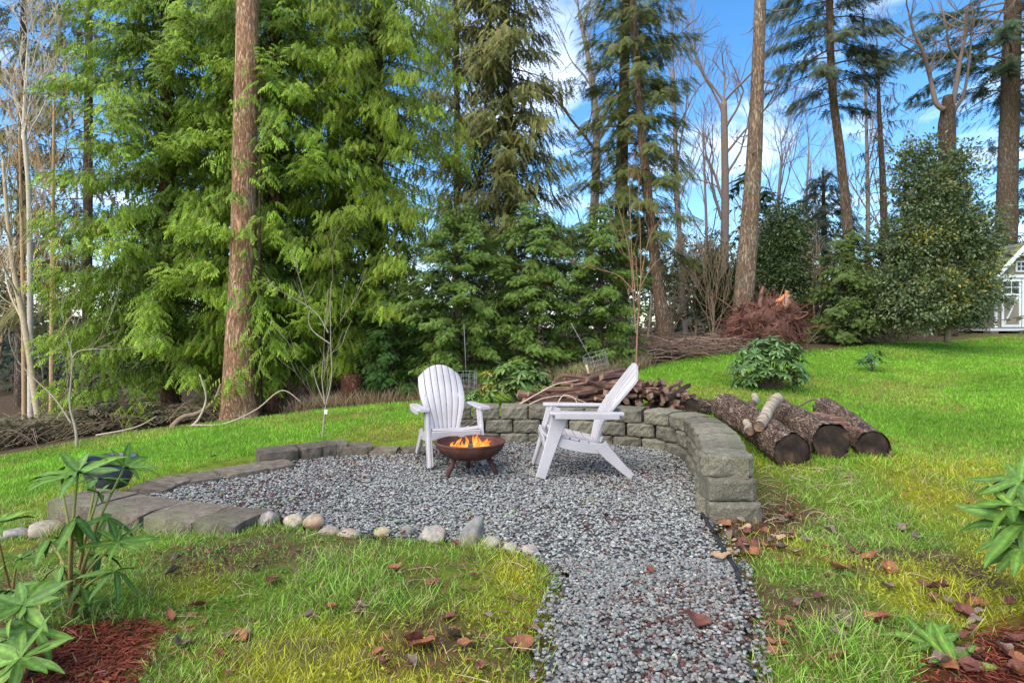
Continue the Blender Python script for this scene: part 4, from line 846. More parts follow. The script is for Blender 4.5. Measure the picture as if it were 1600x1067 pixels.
conifer('fir_tree', 'tall dark fir with layered boughs behind the coppery sapling', [px(970, 590, 15), px(971, 300, 15), px(976, 100, 15), px(982, -250, 15)], [.16, .15, .12, .07], (2.4, 10.6),
    lambda z, a: np.interp(z, [2.4, 3.5, 6, 8.5, 10.6], [1.35, 1.45, 1.35, 1.25, 1.1]), 80, 84, FIR, .20, .42, FB, FT, rise=.05, droop=.45, upt=.2, hang=.45, bright=.4, grp='tall conifers behind the hemlocks', dead=60, r0=.025, spread=.11)
conifer('fir_tree', 'leaning thick-barked fir with a broad base right of the coppery sapling', [px(1043, 556, 13.6), px(1030, 460, 13.7), px(1012, 300, 13.8), px(996, 120, 13.9), px(978, -200, 14)], [.20, .125, .10, .085, .05], (3.0, 9.6),
    lambda z, a: np.interp(z, [3.4, 5, 9.6], [.9, 1.15, .95]), 80, 46, FIR, .18, .38, FB, FT, rise=.05, droop=.45, upt=.2, hang=.45, bright=.35, trunkcol=(1.45, 1.3, 1.15), flare=.25, amp=.16, grp='tall conifers behind the hemlocks', dead=30, r0=.022)

# ------------------------------------------------------------------ pine trunk, right conifers
def bare_trunk(name, label, path, rads, col, stubs, stub_len=(.2, .7), grp=None, flare=0, amp=.09, zlo=None):
    path = np.array(path); path[0, 2] = float(hgt(path[0, 0], path[0, 1])) - .06; t = tag(empty(name, path[0]), label, 'tree', grp); V, Fc = bark_trunk(path, rads, 26, amp, int(abs(path[0, 0] * 9)), flare); MB().add(V, Fc, col).build('trunk', M['bark'], t, path[0])
    P = spline(path, 60)
    for i in range(stubs):
        q = P[R.integers(18, 55)]; B = branch(q, R.uniform(-1.2, 4.3), R.uniform(*stub_len), .1, .25, .1, 7, .25); V, Fc = tube(B, np.linspace(.022, .004, 7), 5, cap=False); MB().add(V, Fc, (.26, .2, .16)).build('dead_branch', M['twig'], t, path[0])
    return t
bare_trunk('pine_tree', 'tall bare pine trunk leaning slightly behind the uprooted stump', [px(1156, 535, 13.5), px(1165, 430, 13.5), px(1178, 250, 13.5), px(1186, 60, 13.5), px(1191, -100, 13.5), px(1200, -420, 13.5)], [.235, .215, .165, .125, .115, .08], (1.7, 1.58, 1.42), 16)
conifer('fir_tree', 'slender fir with sparse dark boughs right of the pine trunk', [px(1330, 530, 17), px(1326, 380, 17), px(1314, 250, 17), px(1300, 130, 17), px(1296, -20, 17), px(1296, -200, 17)], [.17, .14, .115, .10, .09, .06], (7.4, 12.6),
    lambda z, a: np.interp(z, [7.4, 9, 12.6], [1.3, 1.9, 1.5]), 70, 46, FIR, .22, .45, (.045, .06, .030), (.13, .155, .065), rise=.06, droop=.35, upt=.1, hang=.45, bright=.3, grp='right conifers', dead=60, trunkcol=(1.15, 1.08, .95), r0=.03)
conifer('dead_conifer', 'half dead conifer with brown hanging twigs left of the holly', [px(1385, 520, 18), px(1380, 300, 18), px(1374, 180, 18), px(1370, 60, 18)], [.12, .09, .06, .012], (4.6, 9.6),
    lambda z, a: np.interp(z, [4.6, 9], [1.3, .6]), 13, 34, SPRUCE, .18, .4, (.05, .04, .02), (.12, .10, .045), rise=-.05, droop=.3, hang=1.1, bright=.2, grp='right conifers', dead=260, trunkcol=(.95, .85, .8))
conifer('fir_tree', 'large dark fir with a thick grey trunk beside the shed', [px(1568, 520, 25), px(1574, 300, 25), px(1580, 100, 25), px(1584, -60, 25), px(1586, -260, 25)], [.42, .36, .31, .26, .16], (10.6, 15.6),
    lambda z, a: np.interp(z, [10.6, 12.5, 17], [2.6, 5.2, 4.2]), 34, 54, FIR, .36, .66, (.035, .060, .03), (.10, .14, .06), rise=.05, droop=.22, upt=.05, hang=.4, bright=.3, grp='right conifers', dead=40, r0=.03, trunkcol=(1.0, .95, .85))
conifer('fir_tree', 'dark dense fir behind the grey trunk at the right edge', [px(1640, 530, 29), px(1640, 200, 29), px(1640, -200, 29)], [.35, .3, .2], (1.6, 14),
    lambda z, a: np.interp(z, [1.6, 4, 14], [3.6, 4.0, 3.4]), 15, 76, FIR, .45, .85, (.03, .05, .03), (.075, .11, .055), rise=.0, droop=.3, hang=.4, bright=.3, grp='right conifers')
conifer('fir_tree', 'small dark fir with drooping boughs between the pine trunk and the slender fir', [px(1288, 530, 19), px(1288, 400, 19), px(1286, 262, 19)], [.12, .1, .02], (1.6, 6.1),
    lambda z, a: np.interp(z, [1.6, 3.5, 6.1], [1.6, 1.5, .45]), 50, 84, FIR, .22, .42, (.035, .045, .03), (.09, .11, .06), rise=.05, droop=.4, hang=.4, bright=.3, grp='right conifers', dead=60)
conifer('hemlock_tree', 'low spreading hemlock filling the gap left of the holly', [px(1318, 545, 14.6), px(1320, 440, 14.6), px(1322, 345, 14.6)], [.1, .08, .02], (1.0, 3.6),
    lambda z, a: np.interp(z, [1, 1.6, 3.6], [.95, 1.1, .35]), 100, 80, HEML, .12, .22, (.065, .105, .026), (.18, .25, .055), rise=.1, droop=.3, hang=.25, bright=.4, grp='right conifers', start=.2)
for sx_, y0, Yd, hh in ((1440, 235, 30, 0), (1500, 255, 31, 0), (1415, 270, 28, 0)):
    conifer('fir_tree', 'distant thin pointed fir behind the holly, ' + {1440: 'the tallest of three', 1500: 'nearest the broken maple', 1415: 'nearest the half dead conifer'}[sx_], [px(sx_, 520, Yd), px(sx_, 400, Yd), px(sx_, y0, Yd)], [.14, .12, .02], (3, px(sx_, y0, Yd)[2]),
        lambda z, a, zt=px(sx_, y0, Yd)[2]: np.interp(z, [3, zt], [2.2, .25]), 14, 50, FIR, .3, .6, (.025, .04, .024), (.07, .09, .05), droop=.25, hang=.4, grp='distant firs')

# ------------------------------------------------------------------ broadleaf evergreens
def leafy(name, label, blobs, nleaf, size, base, tip, stems, org, mat='glossleaf', grp=None, yellow=.0, cat='shrub', T=LEAF4, stemcol=(.3, .24, .18)):
    t = tag(empty(name, org), label, cat, grp); mb = MB(); tot = sum(b[3] * b[4] * b[5] for b in blobs)
    for (x, y, z, rx, ry, rz) in blobs:
        k = int(nleaf * rx * ry * rz / tot); nc = max(20, k // 26); u = unit(R.normal(size=(nc, 3))); r_ = R.uniform(.25, 1, nc)[:, None] ** .45
        lump = 1 + .34 * (fbm(u[:, 0] * 2.5 + x, u[:, 1] * 2.5 + u[:, 2] * 2.1 + y, 3)[:, None] - .5) * 2; kk = ~((u[:, 1] > .3) & (R.random(nc) < .6)); u, r_, lump = u[kk], r_[kk], lump[kk]; nc = len(u)
        ci = R.integers(0, nc, int(k * nc / len(kk))); k = len(ci); off = unit(R.normal(size=(k, 3))) * R.uniform(.1, 1, (k, 1)) ** .6 * size * 2.1 * [1, 1, .75]
        P = np.array([x, y, z]) + (u * r_ * lump * [rx, ry, rz])[ci] + off; u = u[ci]; d = unit(u * .5 + unit(off) * .8 + R.normal(0, .4, (k, 3)) + [0, 0, -.1]); n = unit(u * .5 + unit(off) * .5 + [0, 0, .9] + R.normal(0, .4, (k, 3)))
        b = vary(base, k, .35, .1); tp = vary(tip, k, .35, .12); yl = R.random(k) < yellow * (fbm(P[:, 0] * 1.8, P[:, 2] * 1.8, 71) > .58) * 9; tp[yl] = np.array([.36, .32, .04]) * R.uniform(.6, 1.2, (yl.sum(), 1)); b[yl] = tp[yl] * .7
        soup(mb, T, P, frames(d, n), R.uniform(.7, 1.3, k) * size, b, tp)
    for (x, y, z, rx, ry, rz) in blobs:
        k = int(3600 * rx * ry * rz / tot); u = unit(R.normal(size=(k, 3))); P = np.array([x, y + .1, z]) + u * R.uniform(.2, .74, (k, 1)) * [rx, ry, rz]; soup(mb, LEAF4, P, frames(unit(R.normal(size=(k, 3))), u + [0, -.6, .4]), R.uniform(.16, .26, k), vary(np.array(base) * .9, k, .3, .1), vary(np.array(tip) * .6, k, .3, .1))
    mb.build('crown', M[mat], t, org)
    for s in stems: V, Fc = tube(spline(np.array(s[0]), 10), np.linspace(s[1], s[1] * .4, 10), 7); MB().add(V, Fc, stemcol).build('stem', M['twig'], t, org)
    return t
def bl(cx, cy, Yd, rx, ry, rz=None, dY=0): p = px(cx, cy, Yd); s = Yd / F; return (p[0], p[1] + dY, p[2], rx * s, (rz or rx) * s, ry * s)
o_ = px(1480, 535, 14)
leafy('holly_tree', 'tall grey-green holly with yellowish patches in front of the shed', [bl(1440, 462, 14, 90, 58), bl(1345, 482, 14.3, 36, 40), bl(1378, 470, 14, 60, 48, 50, .3), bl(1520, 450, 13.8, 48, 58), bl(1455, 380, 14, 72, 62), bl(1505, 365, 14, 55, 52), bl(1400, 390, 14.1, 45, 42), bl(1440, 300, 14, 50, 50), bl(1488, 285, 14.1, 42, 48), bl(1425, 248, 14, 26, 34), bl(1462, 235, 14.1, 22, 30), bl(1505, 240, 14.2, 20, 32), bl(1548, 385, 14, 22, 26), bl(1552, 345, 14.1, 14, 14)], 62000, .082, (.065, .092, .038), (.20, .25, .095),
      [([o_, px(1482, 480, 14), px(1470, 400, 14)], .075), ([px(1482, 490, 14), px(1440, 430, 14), px(1430, 350, 14)], .05), ([o_ + [.05, 0, .2], px(1505, 440, 14), px(1520, 360, 14)], .05)], o_, yellow=.03, cat='tree')
o_ = px(1205, 515, 15)
leafy('laurel_shrub', 'dense dark evergreen shrub behind the pine trunk and the uprooted stump', [bl(1210, 430, 15, 52, 75), bl(1165, 460, 15, 45, 60, 40, .5), bl(1225, 365, 15, 36, 42), bl(1120, 440, 15.5, 35, 75, 35, .5)], 30000, .085, (.05, .075, .028), (.15, .20, .065), [([o_, px(1208, 430, 15)], .06)], o_)
RH = (np.array([[0, 0, 0], [.3, -.13, .05], [.3, .13, .05], [.7, -.14, .02], [.7, .14, .02], [1, 0, -.10]]), np.array([[0, 1, 2], [1, 3, 4], [1, 4, 2], [3, 5, 4]]), np.array([0, .5, .5, .8, .8, 1.]))
def whorl_bush(name, label, centre, rx, ry, rz, nw, ll, base, tip, grp=None, low=-.2):
    c = np.asarray(centre); t = tag(empty(name, c), label, 'shrub', grp); mb = MB(); ms = MB()
    u = unit(R.normal(size=(nw, 3))); u[:, 2] = np.where(u[:, 2] < low, -u[:, 2], u[:, 2]); q = u * [rx, ry, rz] * R.uniform(.55, 1.02, (nw, 1)); q[:, 2] = np.maximum(q[:, 2] + rz * .5, .04)
    for w_ in q:
        k = R.integers(7, 11); a = np.arange(k) / k * 6.283 + R.uniform(0, 6); up_ = unit(w_ * [1, 1, .6] + [0, 0, rz * .8]); e1 = unit(np.cross(up_, [.3, .9, .1])); e2 = np.cross(up_, e1)
        d = np.cos(a)[:, None] * e1 + np.sin(a)[:, None] * e2 + up_ * R.uniform(-.5, .35, (k, 1)); n = up_ + d * .3 + R.normal(0, .1, (k, 3))
        soup(mb, RH, np.repeat((c + w_)[None], k, 0), frames(d, n), R.uniform(.7, 1.15, k) * ll, vary(base, k, .3, .1), vary(tip, k, .3, .1))
        V, Fc = tube(np.array([c + [0, 0, 0], c + w_ * [.55, .55, .45], c + w_]), [.007, .005, .004], 4, cap=False); ms.add(V, Fc, (.14, .12, .07)) if R.random() < .5 else None
    mb.build('leaves', M['glossleaf'], t, c); ms.build('stems', M['twig'], t, c); return t
whorl_bush('rhododendron_bush', 'round green rhododendron bush on the lawn below the uprooted stump', on(*px(1203, 606, 9)[:2]), .58, .5, .52, 190, .13, (.05, .10, .03), (.16, .27, .08), low=-.45)
whorl_bush('rhododendron_bush', 'small sparse rhododendron on the lawn in front of the holly', on(*px(1365, 568, 11)[:2]), .24, .2, .26, 16, .13, (.04, .10, .04), (.11, .21, .09))
whorl_bush('rhododendron_bush', 'light green rhododendron between the wire cages, left of the firewood', on(*px(815, 632, 8.1)[:2]), .48, .35, .42, 75, .15, (.06, .12, .03), (.18, .27, .07))
yb = whorl_bush('yellowing_rhododendron', 'small yellow-leaved rhododendron beside the upright wire cage', on(*px(770, 632, 8.4)[:2]), .16, .14, .34, 14, .12, (.30, .24, .02), (.52, .42, .03))
whorl_bush('fern_shrub', 'low fine green shrub at the foot of the upright wire cage', on(*px(740, 640, 8.2)[:2]), .22, .15, .16, 30, .08, (.06, .12, .03), (.16, .26, .06))

# ------------------------------------------------------------------ bare trees
def grow(mb, p, d, ln, r, depth, col, spread=.5, up=.15, minr=.0035, seg=6, kids=(2, 4), shrink=.62, sides=6, wob=.10):
    pts = [p]; dd = np.array(d, float)
    seg = seg if depth > 1 else max(3, seg - 2)
    for i in range(seg): dd = unit(dd + R.normal(0, wob, 3) + [0, 0, up * .25]); pts.append(pts[-1] + dd * ln / seg)
    pts = np.array(pts); V, Fc = tube(pts, np.maximum(np.linspace(r, r * (.62 if depth else .3), len(pts)), minr), max(3, sides if depth > 1 else 3), cap=False); mb.add(V, Fc, np.array(col) * R.uniform(.85, 1.15))
    if depth <= 0: return
    for k in range(R.integers(*kids) + (1 if depth > 1 else 2)):
        j = R.integers(max(1, seg // 3), seg + 1) if k else seg
        nd_ = unit(dd + R.normal(0, spread, 3) * [1, 1, .7] + [0, 0, up]); grow(mb, pts[j], nd_, ln * shrink * R.uniform(.7, 1.25), r * (.58 if k == 0 else .40), depth - 1, col, spread, up, minr, seg, kids, shrink, sides - 1, wob * 1.15)
def bare_tree(name, label, path, rads, col, limbs, depth=3, ln=1.2, grp=None, spread=.5, up=.2, mat='twig', minr=.0045, cat='tree'):
    path = np.array(path, float); path[0, 2] = float(hgt(path[0, 0], path[0, 1])) - .06; t = tag(empty(name, path[0]), label, cat, grp); n = 30; P = spline(path, n); rr = np.interp(np.linspace(0, 1, n), np.linspace(0, 1, len(rads)), rads)
    V, Fc = tube(P, rr, 12, rfun=lambda s, th: 1 + .12 * (fbm(s * 4, np.abs(((th / math.pi) % 2) - 1) * 3, 4) - .5)); MB().add(V, Fc, col).build('trunk', M[mat], t, path[0])
    mb = MB()
    for u in limbs:
        j = min(int(u * (n - 1)), n - 1); dT = unit(P[min(j + 1, n - 1)] - P[max(j - 1, 0)]); dd = unit(dT * .7 + R.normal(0, spread, 3) * [1, .8, .5] + [0, 0, .25]); grow(mb, P[j], dd, ln * R.uniform(.7, 1.2) * (1.25 - .5 * u), rr[j] * .42, depth, col, spread * .8, up, minr)
    mb.build('branches', M['twig'], t, path[0]); return t
G1 = 'leafless trees behind the pine trunk'
bare_tree('alder_tree', 'leafless alder with a forked crown left of the pine trunk', [px(1128, 545, 18), px(1133, 330, 18), px(1131, 160, 18)], [.13, .115, .09], (.24, .18, .15), [.45, .55, .65, .75, .85, .92, 1, 1, 1], 3, 1.7, G1, .45)
bare_tree('alder_tree', 'leafless thin alder between the leaning fir and the forked alder', [px(1072, 550, 20), px(1058, 300, 20), px(1052, 110, 20)], [.09, .08, .05], (.28, .22, .20), [.4, .5, .6, .7, .8, .9, 1, 1], 3, 1.9, G1, .4)
mo = px(1482, 530, 19); mo[2] = float(hgt(mo[0], mo[1])) - .06; mt = tag(empty('maple_tree', mo), 'broken leafless maple with upright limbs behind the holly', 'tree')
V, Fc = bark_trunk([mo, px(1481, 300, 19), px(1480, 200, 19), px(1481, 150, 19)], [.26, .24, .22, .13], 20, .25, 5); MB().add(V, Fc, (.75, .66, .6)).build('trunk', M['bark'], mt, mo)
mb = MB()
for s, r_ in (([(1476, 172), (1462, 160), (1453, 120), (1441, 78), (1428, 52), (1420, 20)], .085), ([(1486, 176), (1493, 140), (1500, 95), (1508, 60), (1512, 10)], .085), ([(1488, 176), (1505, 150), (1514, 100), (1518, 55)], .06), ([(1500, 98), (1484, 75), (1478, 40), (1470, 5)], .045), ([(1451, 115), (1470, 95), (1482, 80)], .03), ([(1444, 88), (1412, 72), (1398, 60)], .03)):
    P = spline(np.array([px(*q, 19 + R.normal(0, .15)) for q in s]), 22); V, Fc = tube(P, np.linspace(r_, r_ * .35, 22), 8, rfun=lambda s_, th: 1 + .2 * (fbm(s_ * 3, th * .7, 8) - .5)); mb.add(V, Fc, (.17, .125, .10))
    for k in range(6): j = R.integers(6, 22); grow(mb, P[j], unit(P[min(j + 1, 21)] - P[j - 1]) * .6 + R.normal(0, .5, 3) * [1, .8, .6], R.uniform(.6, 1.3), r_ * .25, 2, (.23, .17, .14), .45, .2, .005, 5, (1, 3), .6, 4)
mb.build('branches', M['twig'], mt, mo)
bare_tree('alder_tree', 'leafless alder behind the central spruce and the dark fir', [px(905, 560, 21), px(930, 300, 21), px(928, 150, 21), px(905, 20, 21)], [.16, .15, .11, .06], (.21, .17, .14), [.35, .45, .5, .6, .7, .8, .9, 1, 1], 3, 2.3, G1, .6, .1)
bare_tree('alder_tree', 'slim leafless tree just right of the pine trunk', [px(1225, 545, 22), px(1216, 350, 22), px(1222, 240, 22)], [.08, .07, .04], (.26, .20, .18), [.5, .6, .7, .8, .9, 1, 1], 3, 1.6, G1, .45)
bare_tree('alder_tree', 'slim leafless tree between the slender fir and the half dead conifer', [px(1350, 540, 21), px(1356, 350, 21), px(1352, 120, 21)], [.08, .07, .04], (.25, .20, .17), [.5, .6, .7, .75, .8, .9, 1, 1], 3, 1.9, G1, .5)
bare_tree('alder_tree', 'slim leafless tree left of the pine trunk, nearest to it', [px(1100, 545, 24), px(1104, 380, 24), px(1098, 210, 24)], [.08, .06, .03], (.25, .18, .16), [.35, .45, .55, .65, .75, .85, 1, 1], 3, 1.9, G1, .5)
bare_tree('alder_tree', 'slim leafless tree midway between the pine trunk and the slender fir', [px(1262, 545, 25), px(1258, 380, 25), px(1264, 230, 25)], [.08, .06, .03], (.26, .19, .17), [.35, .45, .55, .65, .75, .85, 1, 1], 3, 2.0, G1, .5)
for sx_, y0, Yd, lb in ((1085, 400, 16, 'tan leafless shrub right of the leaning fir'), (1112, 420, 15, 'tan leafless shrub left of the dark evergreen shrub'), (1270, 400, 17.5, 'tan leafless shrub behind the broken snag'), (1046, 430, 16.5, 'tan leafless shrub tucked behind the leaning fir base')):
    bare_tree('bare_shrub', lb, [px(sx_, 545, Yd), px(sx_ + 3, 500, Yd), px(sx_, 470, Yd)], [.03, .026, .02], (.42, .30, .19), [.1, .2, .3, .35, .4, .45, .5, .55, .6, .7, .8, .9, 1, 1], 2, 1.2, 'leafless shrubs behind the lawn', .45, .35, cat='shrub')
G2 = 'leafless trees on the far left'
bare_tree('birch_tree', 'white-stemmed leafless birch with orange twigs at the upper left', [px(48, 640, 13), px(46, 330, 13), px(38, 200, 13), px(44, 60, 13)], [.06, .05, .04, .015], (.60, .53, .44), [.55, .6, .65, .7, .75, .8, .85, .9, .95, 1], 3, 1.1, G2, .45, .2)
bare_tree('birch_tree', 'pale leaning birch at the left edge above the thicket', [px(62, 650, 12.5), px(40, 520, 12.5), px(18, 400, 12.5), px(4, 250, 12.5)], [.06, .055, .045, .02], (.58, .46, .30), [.4, .5, .6, .7, .8, .9, 1], 3, 1.1, G2, .5, .2)
bare_tree('alder_tree', 'dark leafless alder between the pale birches on the left', [px(38, 650, 14), px(36, 450, 14), px(30, 200, 14)], [.05, .045, .02], (.50, .34, .19), [.3, .4, .5, .55, .6, .65, .7, .8, .9, 1], 3, 1.4, G2, .55, .2)
bare_tree('alder_tree', 'leafless brown-twigged alder just left of the cedars', [px(80, 655, 14.5), px(82, 400, 14.5), px(85, 120, 14.5)], [.05, .045, .02], (.60, .40, .21), [.25, .35, .45, .55, .6, .7, .75, .8, .9, 1], 3, 1.4, G2, .55, .2)
conifer('spruce_tree', 'sparse olive spruce at the top left corner', [px(30, 620, 18), px(35, 200, 18), px(40, -150, 18)], [.13, .11, .05], (1.5, 11.5), lambda z, a: np.interp(z, [1.5, 9, 11.5], [1.9, 1.9, 1.3]), 30, 80, SPRUCE, .3, .6, (.10, .10, .03), (.27, .24, .07), rise=.0, droop=.35, hang=.9, dead=160, grp='tall conifers at the left', side=(20, 80), spread=.15)
conifer('spruce_tree', 'olive brown spruce peeping out left of the cedars', [px(135, 620, 17), px(138, 200, 17), px(140, -150, 17)], [.13, .11, .05], (1.0, 10.5), lambda z, a: np.interp(z, [1, 9, 10.5], [1.7, 1.7, 1.2]), 28, 70, SPRUCE, .3, .6, (.10, .105, .03), (.26, .25, .07), rise=.0, droop=.35, hang=.9, dead=120, grp='tall conifers at the left', side=(20, 80), spread=.15)
# saplings on the lawn
def sapling(label, base, stems, r, col, twigs, name='bare_sapling'):
    t = tag(empty(name, base), label, 'tree', 'bare saplings on the lawn')
    for s in stems:
        P = spline(np.array(s), 24); rr = np.linspace(r * (1.7 if s is stems[0] else 1), r * .28, 24); V, Fc = tube(P, rr, 8); MB().add(V, Fc, col).build('stem', M['twig'], t, base)
    mb = MB()
    for s in stems:
        P = spline(np.array(s), 24)
        for k in range(twigs): j = R.integers(9, 24); grow(mb, P[j], unit(P[-1] - P[0]) * .8 + R.normal(0, .38, 3) * [1, .8, .4], R.uniform(.25, .6), r * .28, 1, col, .35, .3, .0022, 5, (1, 3), .6, 4)
    tag(mb.build('twigs', M['twig'], t, base), kind='stuff'); return t
b = on(*px(993, 602, 8.9)[:2]); Yd = 8.9
sapling('coppery multi-stemmed bare sapling standing behind the firewood', b, [[b, px(995, 540, Yd), px(997, 480, Yd), px(994, 400, Yd)], [px(995, 525, Yd), px(990, 470, Yd), px(984, 400, Yd), px(965, 320, Yd), px(948, 285, Yd)], [px(996, 515, Yd), px(1001, 440, Yd), px(1000, 350, Yd), px(997, 270, Yd)],
    [px(997, 480, Yd), px(1004, 420, Yd - .1), px(1016, 370, Yd - .1), px(1040, 330, Yd - .1)], [px(994, 470, Yd), px(988, 410, Yd + .2), px(985, 340, Yd + .2), px(982, 260, Yd + .2)], [px(1000, 450, Yd), px(1025, 410, Yd), px(1075, 375, Yd)], [px(990, 455, Yd), px(965, 430, Yd), px(930, 420, Yd)]], .010, (.30, .17, .10), 4)
b = on(*px(504, 683, 7.05)[:2]); Yd = 7.05
st = sapling('slim pale bare sapling with a white tag left of the chairs', b, [[b, px(508, 640, Yd), px(512, 620, Yd)], [px(509, 635, Yd), px(518, 590, Yd), px(517, 540, Yd), px(516, 470, Yd), px(518, 440, Yd)], [px(508, 632, Yd), px(503, 590, Yd), px(506, 555, Yd)],
    [px(517, 538, Yd), px(490, 518, Yd), px(482, 500, Yd), px(486, 480, Yd)], [px(513, 520, Yd), px(495, 490, Yd), px(465, 468, Yd)], [px(508, 632, Yd), px(495, 600, Yd), px(488, 570, Yd)]], .009, (.34, .29, .20), 2)
MB().add(*box(0, -.02, 0, .035, .006, .05)).build('plant_tag', M['white_paint'], st, smooth=False).location = Vector(px(510, 643, Yd) - b)
b = on(*px(120, 700, 8.0)[:2]); Yd = 8.0
sapling('mossy forked bare sapling at the edge of the left thicket', b, [[b, px(118, 670, Yd), px(109, 630, Yd), px(113, 560, Yd), px(104, 530, Yd)], [px(112, 662, Yd), px(85, 622, Yd), px(62, 600, Yd), px(28, 565, Yd)], [px(113, 560, Yd), px(125, 548, Yd), px(160, 545, Yd)]], .012, (.40, .34, .25), 4)

# ------------------------------------------------------------------ uprooted stump, brush, snag, fallen limbs
o_ = on(*px(1190, 556, 12.6)[:2]); t = tag(empty('uprooted_stump', o_), 'big reddish upturned root plate with orange torn wood in front of the pine', 'stump')
c = px(1195, 512, 12.6); V, Fc = ico(4); mb = MB()
for off, sz, sd_ in (((0, 0, 0), (.66, .42, .50), 4), ((.38, .05, .22), (.34, .3, .40), 9), ((-.42, 0, -.15), (.36, .3, .34), 14), ((.05, -.1, .30), (.30, .25, .28), 19)):
    nn = 1 + 1.0 * (fbm(V[:, 0] * 4 + sd_, V[:, 1] * 4 + V[:, 2] * 3.4, sd_, 5)[:, None] - .5); mb.add(V * nn * sz + c + off, Fc[:] if sd_ == 4 else Fc, np.array([.13, .062, .045]) * (.4 + 1.2 * fbm(V[:, 0] * 7, V[:, 1] * 7 + V[:, 2] * 6, 2)[:, None]))
mb.build('root_core', M['root'], t, o_)
mb = MB()
for i in range(1100):
    u = unit(R.normal(size=3) * [1, .8, .9] + [0, -.3, .05]); p = c + u * [.74, .42, .58] * R.uniform(.75, 1); l = R.uniform(.08, .34); g_ = unit(R.normal(size=3)) * .9
    B = np.array([p, p + (u * .5 + g_) * l * .5 + [0, 0, -.06 * l], p + (u * .45 + g_ * 1.2 + R.normal(0, .3, 3)) * l + [0, 0, -.35 * l]]); V, Fc = tube(spline(B, 6), np.linspace(R.uniform(.006, .020), .003, 6), 3, cap=False); mb.add(V, Fc, np.array([[.17, .065, .045], [.27, .13, .09], [.09, .036, .03]][R.integers(3)]) * R.uniform(.6, 1.4))
for i in range(24):
    u = unit(R.normal(size=3) * [1, .7, .9] + [0, -.35, .1]); p = c + u * [.5, .3, .42]; e = c + u * [.78, .5, .66] * R.uniform(.95, 1.2) + R.normal(0, .1, 3); B = spline(np.array([p, (p + e) / 2 + R.normal(0, .07, 3), e, e + R.normal(0, .14, 3) + [0, 0, -.08]]), 9); V, Fc = tube(B, np.linspace(R.uniform(.014, .03), .005, 9), 6); mb.add(V, Fc, np.array([.25, .12, .085]) * R.uniform(.5, 1.3))
mb.build('roots', M['root'], t, o_)
for i, (a_, b_, r_) in enumerate([((1180, 490), (1235, 472), .06), ((1205, 486), (1232, 455), .07), ((1222, 478), (1232, 457), .085), ((1186, 480), (1192, 445), .05)]):
    V, Fc = tube(np.linspace(px(*a_, 12.35), px(*b_, 12.35), 6) + R.normal(0, .02, (6, 3)), np.linspace(r_, r_ * .5, 6), 6); MB().add(V, Fc, [(.55, .22, .10), (.62, .25, .11), (.40, .24, .17), (.22, .12, .09)][i]).build('torn_wood', M['root'], t, o_, smooth=False)
def twigs(name, label, pts_fn, n, col, lr, rr, kind='stuff', cat='brush', flat=.5, up=.3, z0=0):
    mb = MB()
    for i in range(n):
        p = pts_fn(); a = R.uniform(0, 6.283); l = R.uniform(*lr); e = np.array([math.cos(a), math.sin(a), 0]) * flat; B = np.array([p, p + e * l * .5 + [0, 0, l * up * R.uniform(.3, 1.4)], p + e * l + [0, 0, l * up * R.uniform(-.3, 1.3)]])
        V, Fc = tube(spline(B, 6), np.linspace(R.uniform(*rr), .002, 6), 3, cap=False); mb.add(V, Fc, np.array(col[R.integers(len(col))]) * R.uniform(.6, 1.4))
    return tag(mb.build(name, M['twig']), label, cat, kind=kind)
def along(x0, x1, y0, y1, Y0, Y1, dz=0):
    def f():
        u = R.uniform(); p = px(x0 + (x1 - x0) * u, 560, Y0 + (Y1 - Y0) * u + R.uniform(y0, y1)); return on(p[0], p[1], R.uniform(0, dz) if dz else 0)
    return f
BR = [(.26, .17, .12), (.34, .25, .18), (.18, .11, .085), (.22, .13, .11)]
twigs('brush_heap', 'low heap of brown cut twigs left of the uprooted stump', along(1010, 1150, -.3, .5, 11.3, 12.5, .25), 620, BR, (.3, 1.1), (.006, .016), flat=1, up=.12)
twigs('bramble_thicket', 'tangled brown bramble thicket along the left wood edge', along(-60, 350, .1, 2.6, 8.3, 9.9, .1), 900, [(.26, .18, .12), (.34, .25, .17), (.20, .13, .10), (.42, .32, .21)], (.35, 1.0), (.003, .008), flat=.9, up=.3)
twigs('undergrowth', 'brown undergrowth under the trees on the right', along(1120, 1420, .3, 2.5, 12.6, 15.3, .1), 800, [(.30, .22, .15), (.26, .2, .13), (.2, .15, .1)], (.3, .9), (.005, .010), flat=.8, up=.5)
twigs('twig_undergrowth', 'brown twigs under the hemlocks and cedars', along(400, 1000, .5, 3.2, 10.3, 10.8, .1), 900, BR, (.4, 1.2), (.004, .009), flat=.8, up=.5)
mb = MB(); k = 5200; u = R.uniform(0, 1, k); x = np.interp(u, [0, .12, .6, .8, 1], [-3.6, -3, 0.4, 1.6, 2.4]) + R.normal(0, .1, k); y = np.interp(x, EDGE[:, 0], EDGE[:, 1]) + R.uniform(-.05, .7, k)
soup(mb, B2, np.stack([x, y, hgt(x, y)], -1), zrot(R.uniform(0, 6.28, k), .35), np.stack([R.uniform(.12, .38, k), np.full(k, .009), R.uniform(.12, .38, k)], -1), vary([.30, .20, .10], k), vary([.55, .42, .26], k))
tag(mb.build('dry_grass', M['blade']), 'tall dry tan grass along the wood edge', 'grass', kind='stuff')
mb = MB(); k = 3400; u = R.uniform(0, 1, k); q = np.array([px(-80 + 430 * a, 600, 8.5 + 1.4 * a) for a in u]); x, y = q[:, 0], q[:, 1] + R.uniform(.2, 2, k)
soup(mb, SMALL[0], np.stack([x, y, hgt(x, y) + R.uniform(0, .7, k) * fbm(x * 1.5, y, 3)], -1), zrot(R.uniform(0, 6.28, k), .5), R.uniform(.12, .3, k), vary([.11, .10, .05], k), vary([.26, .22, .12], k))
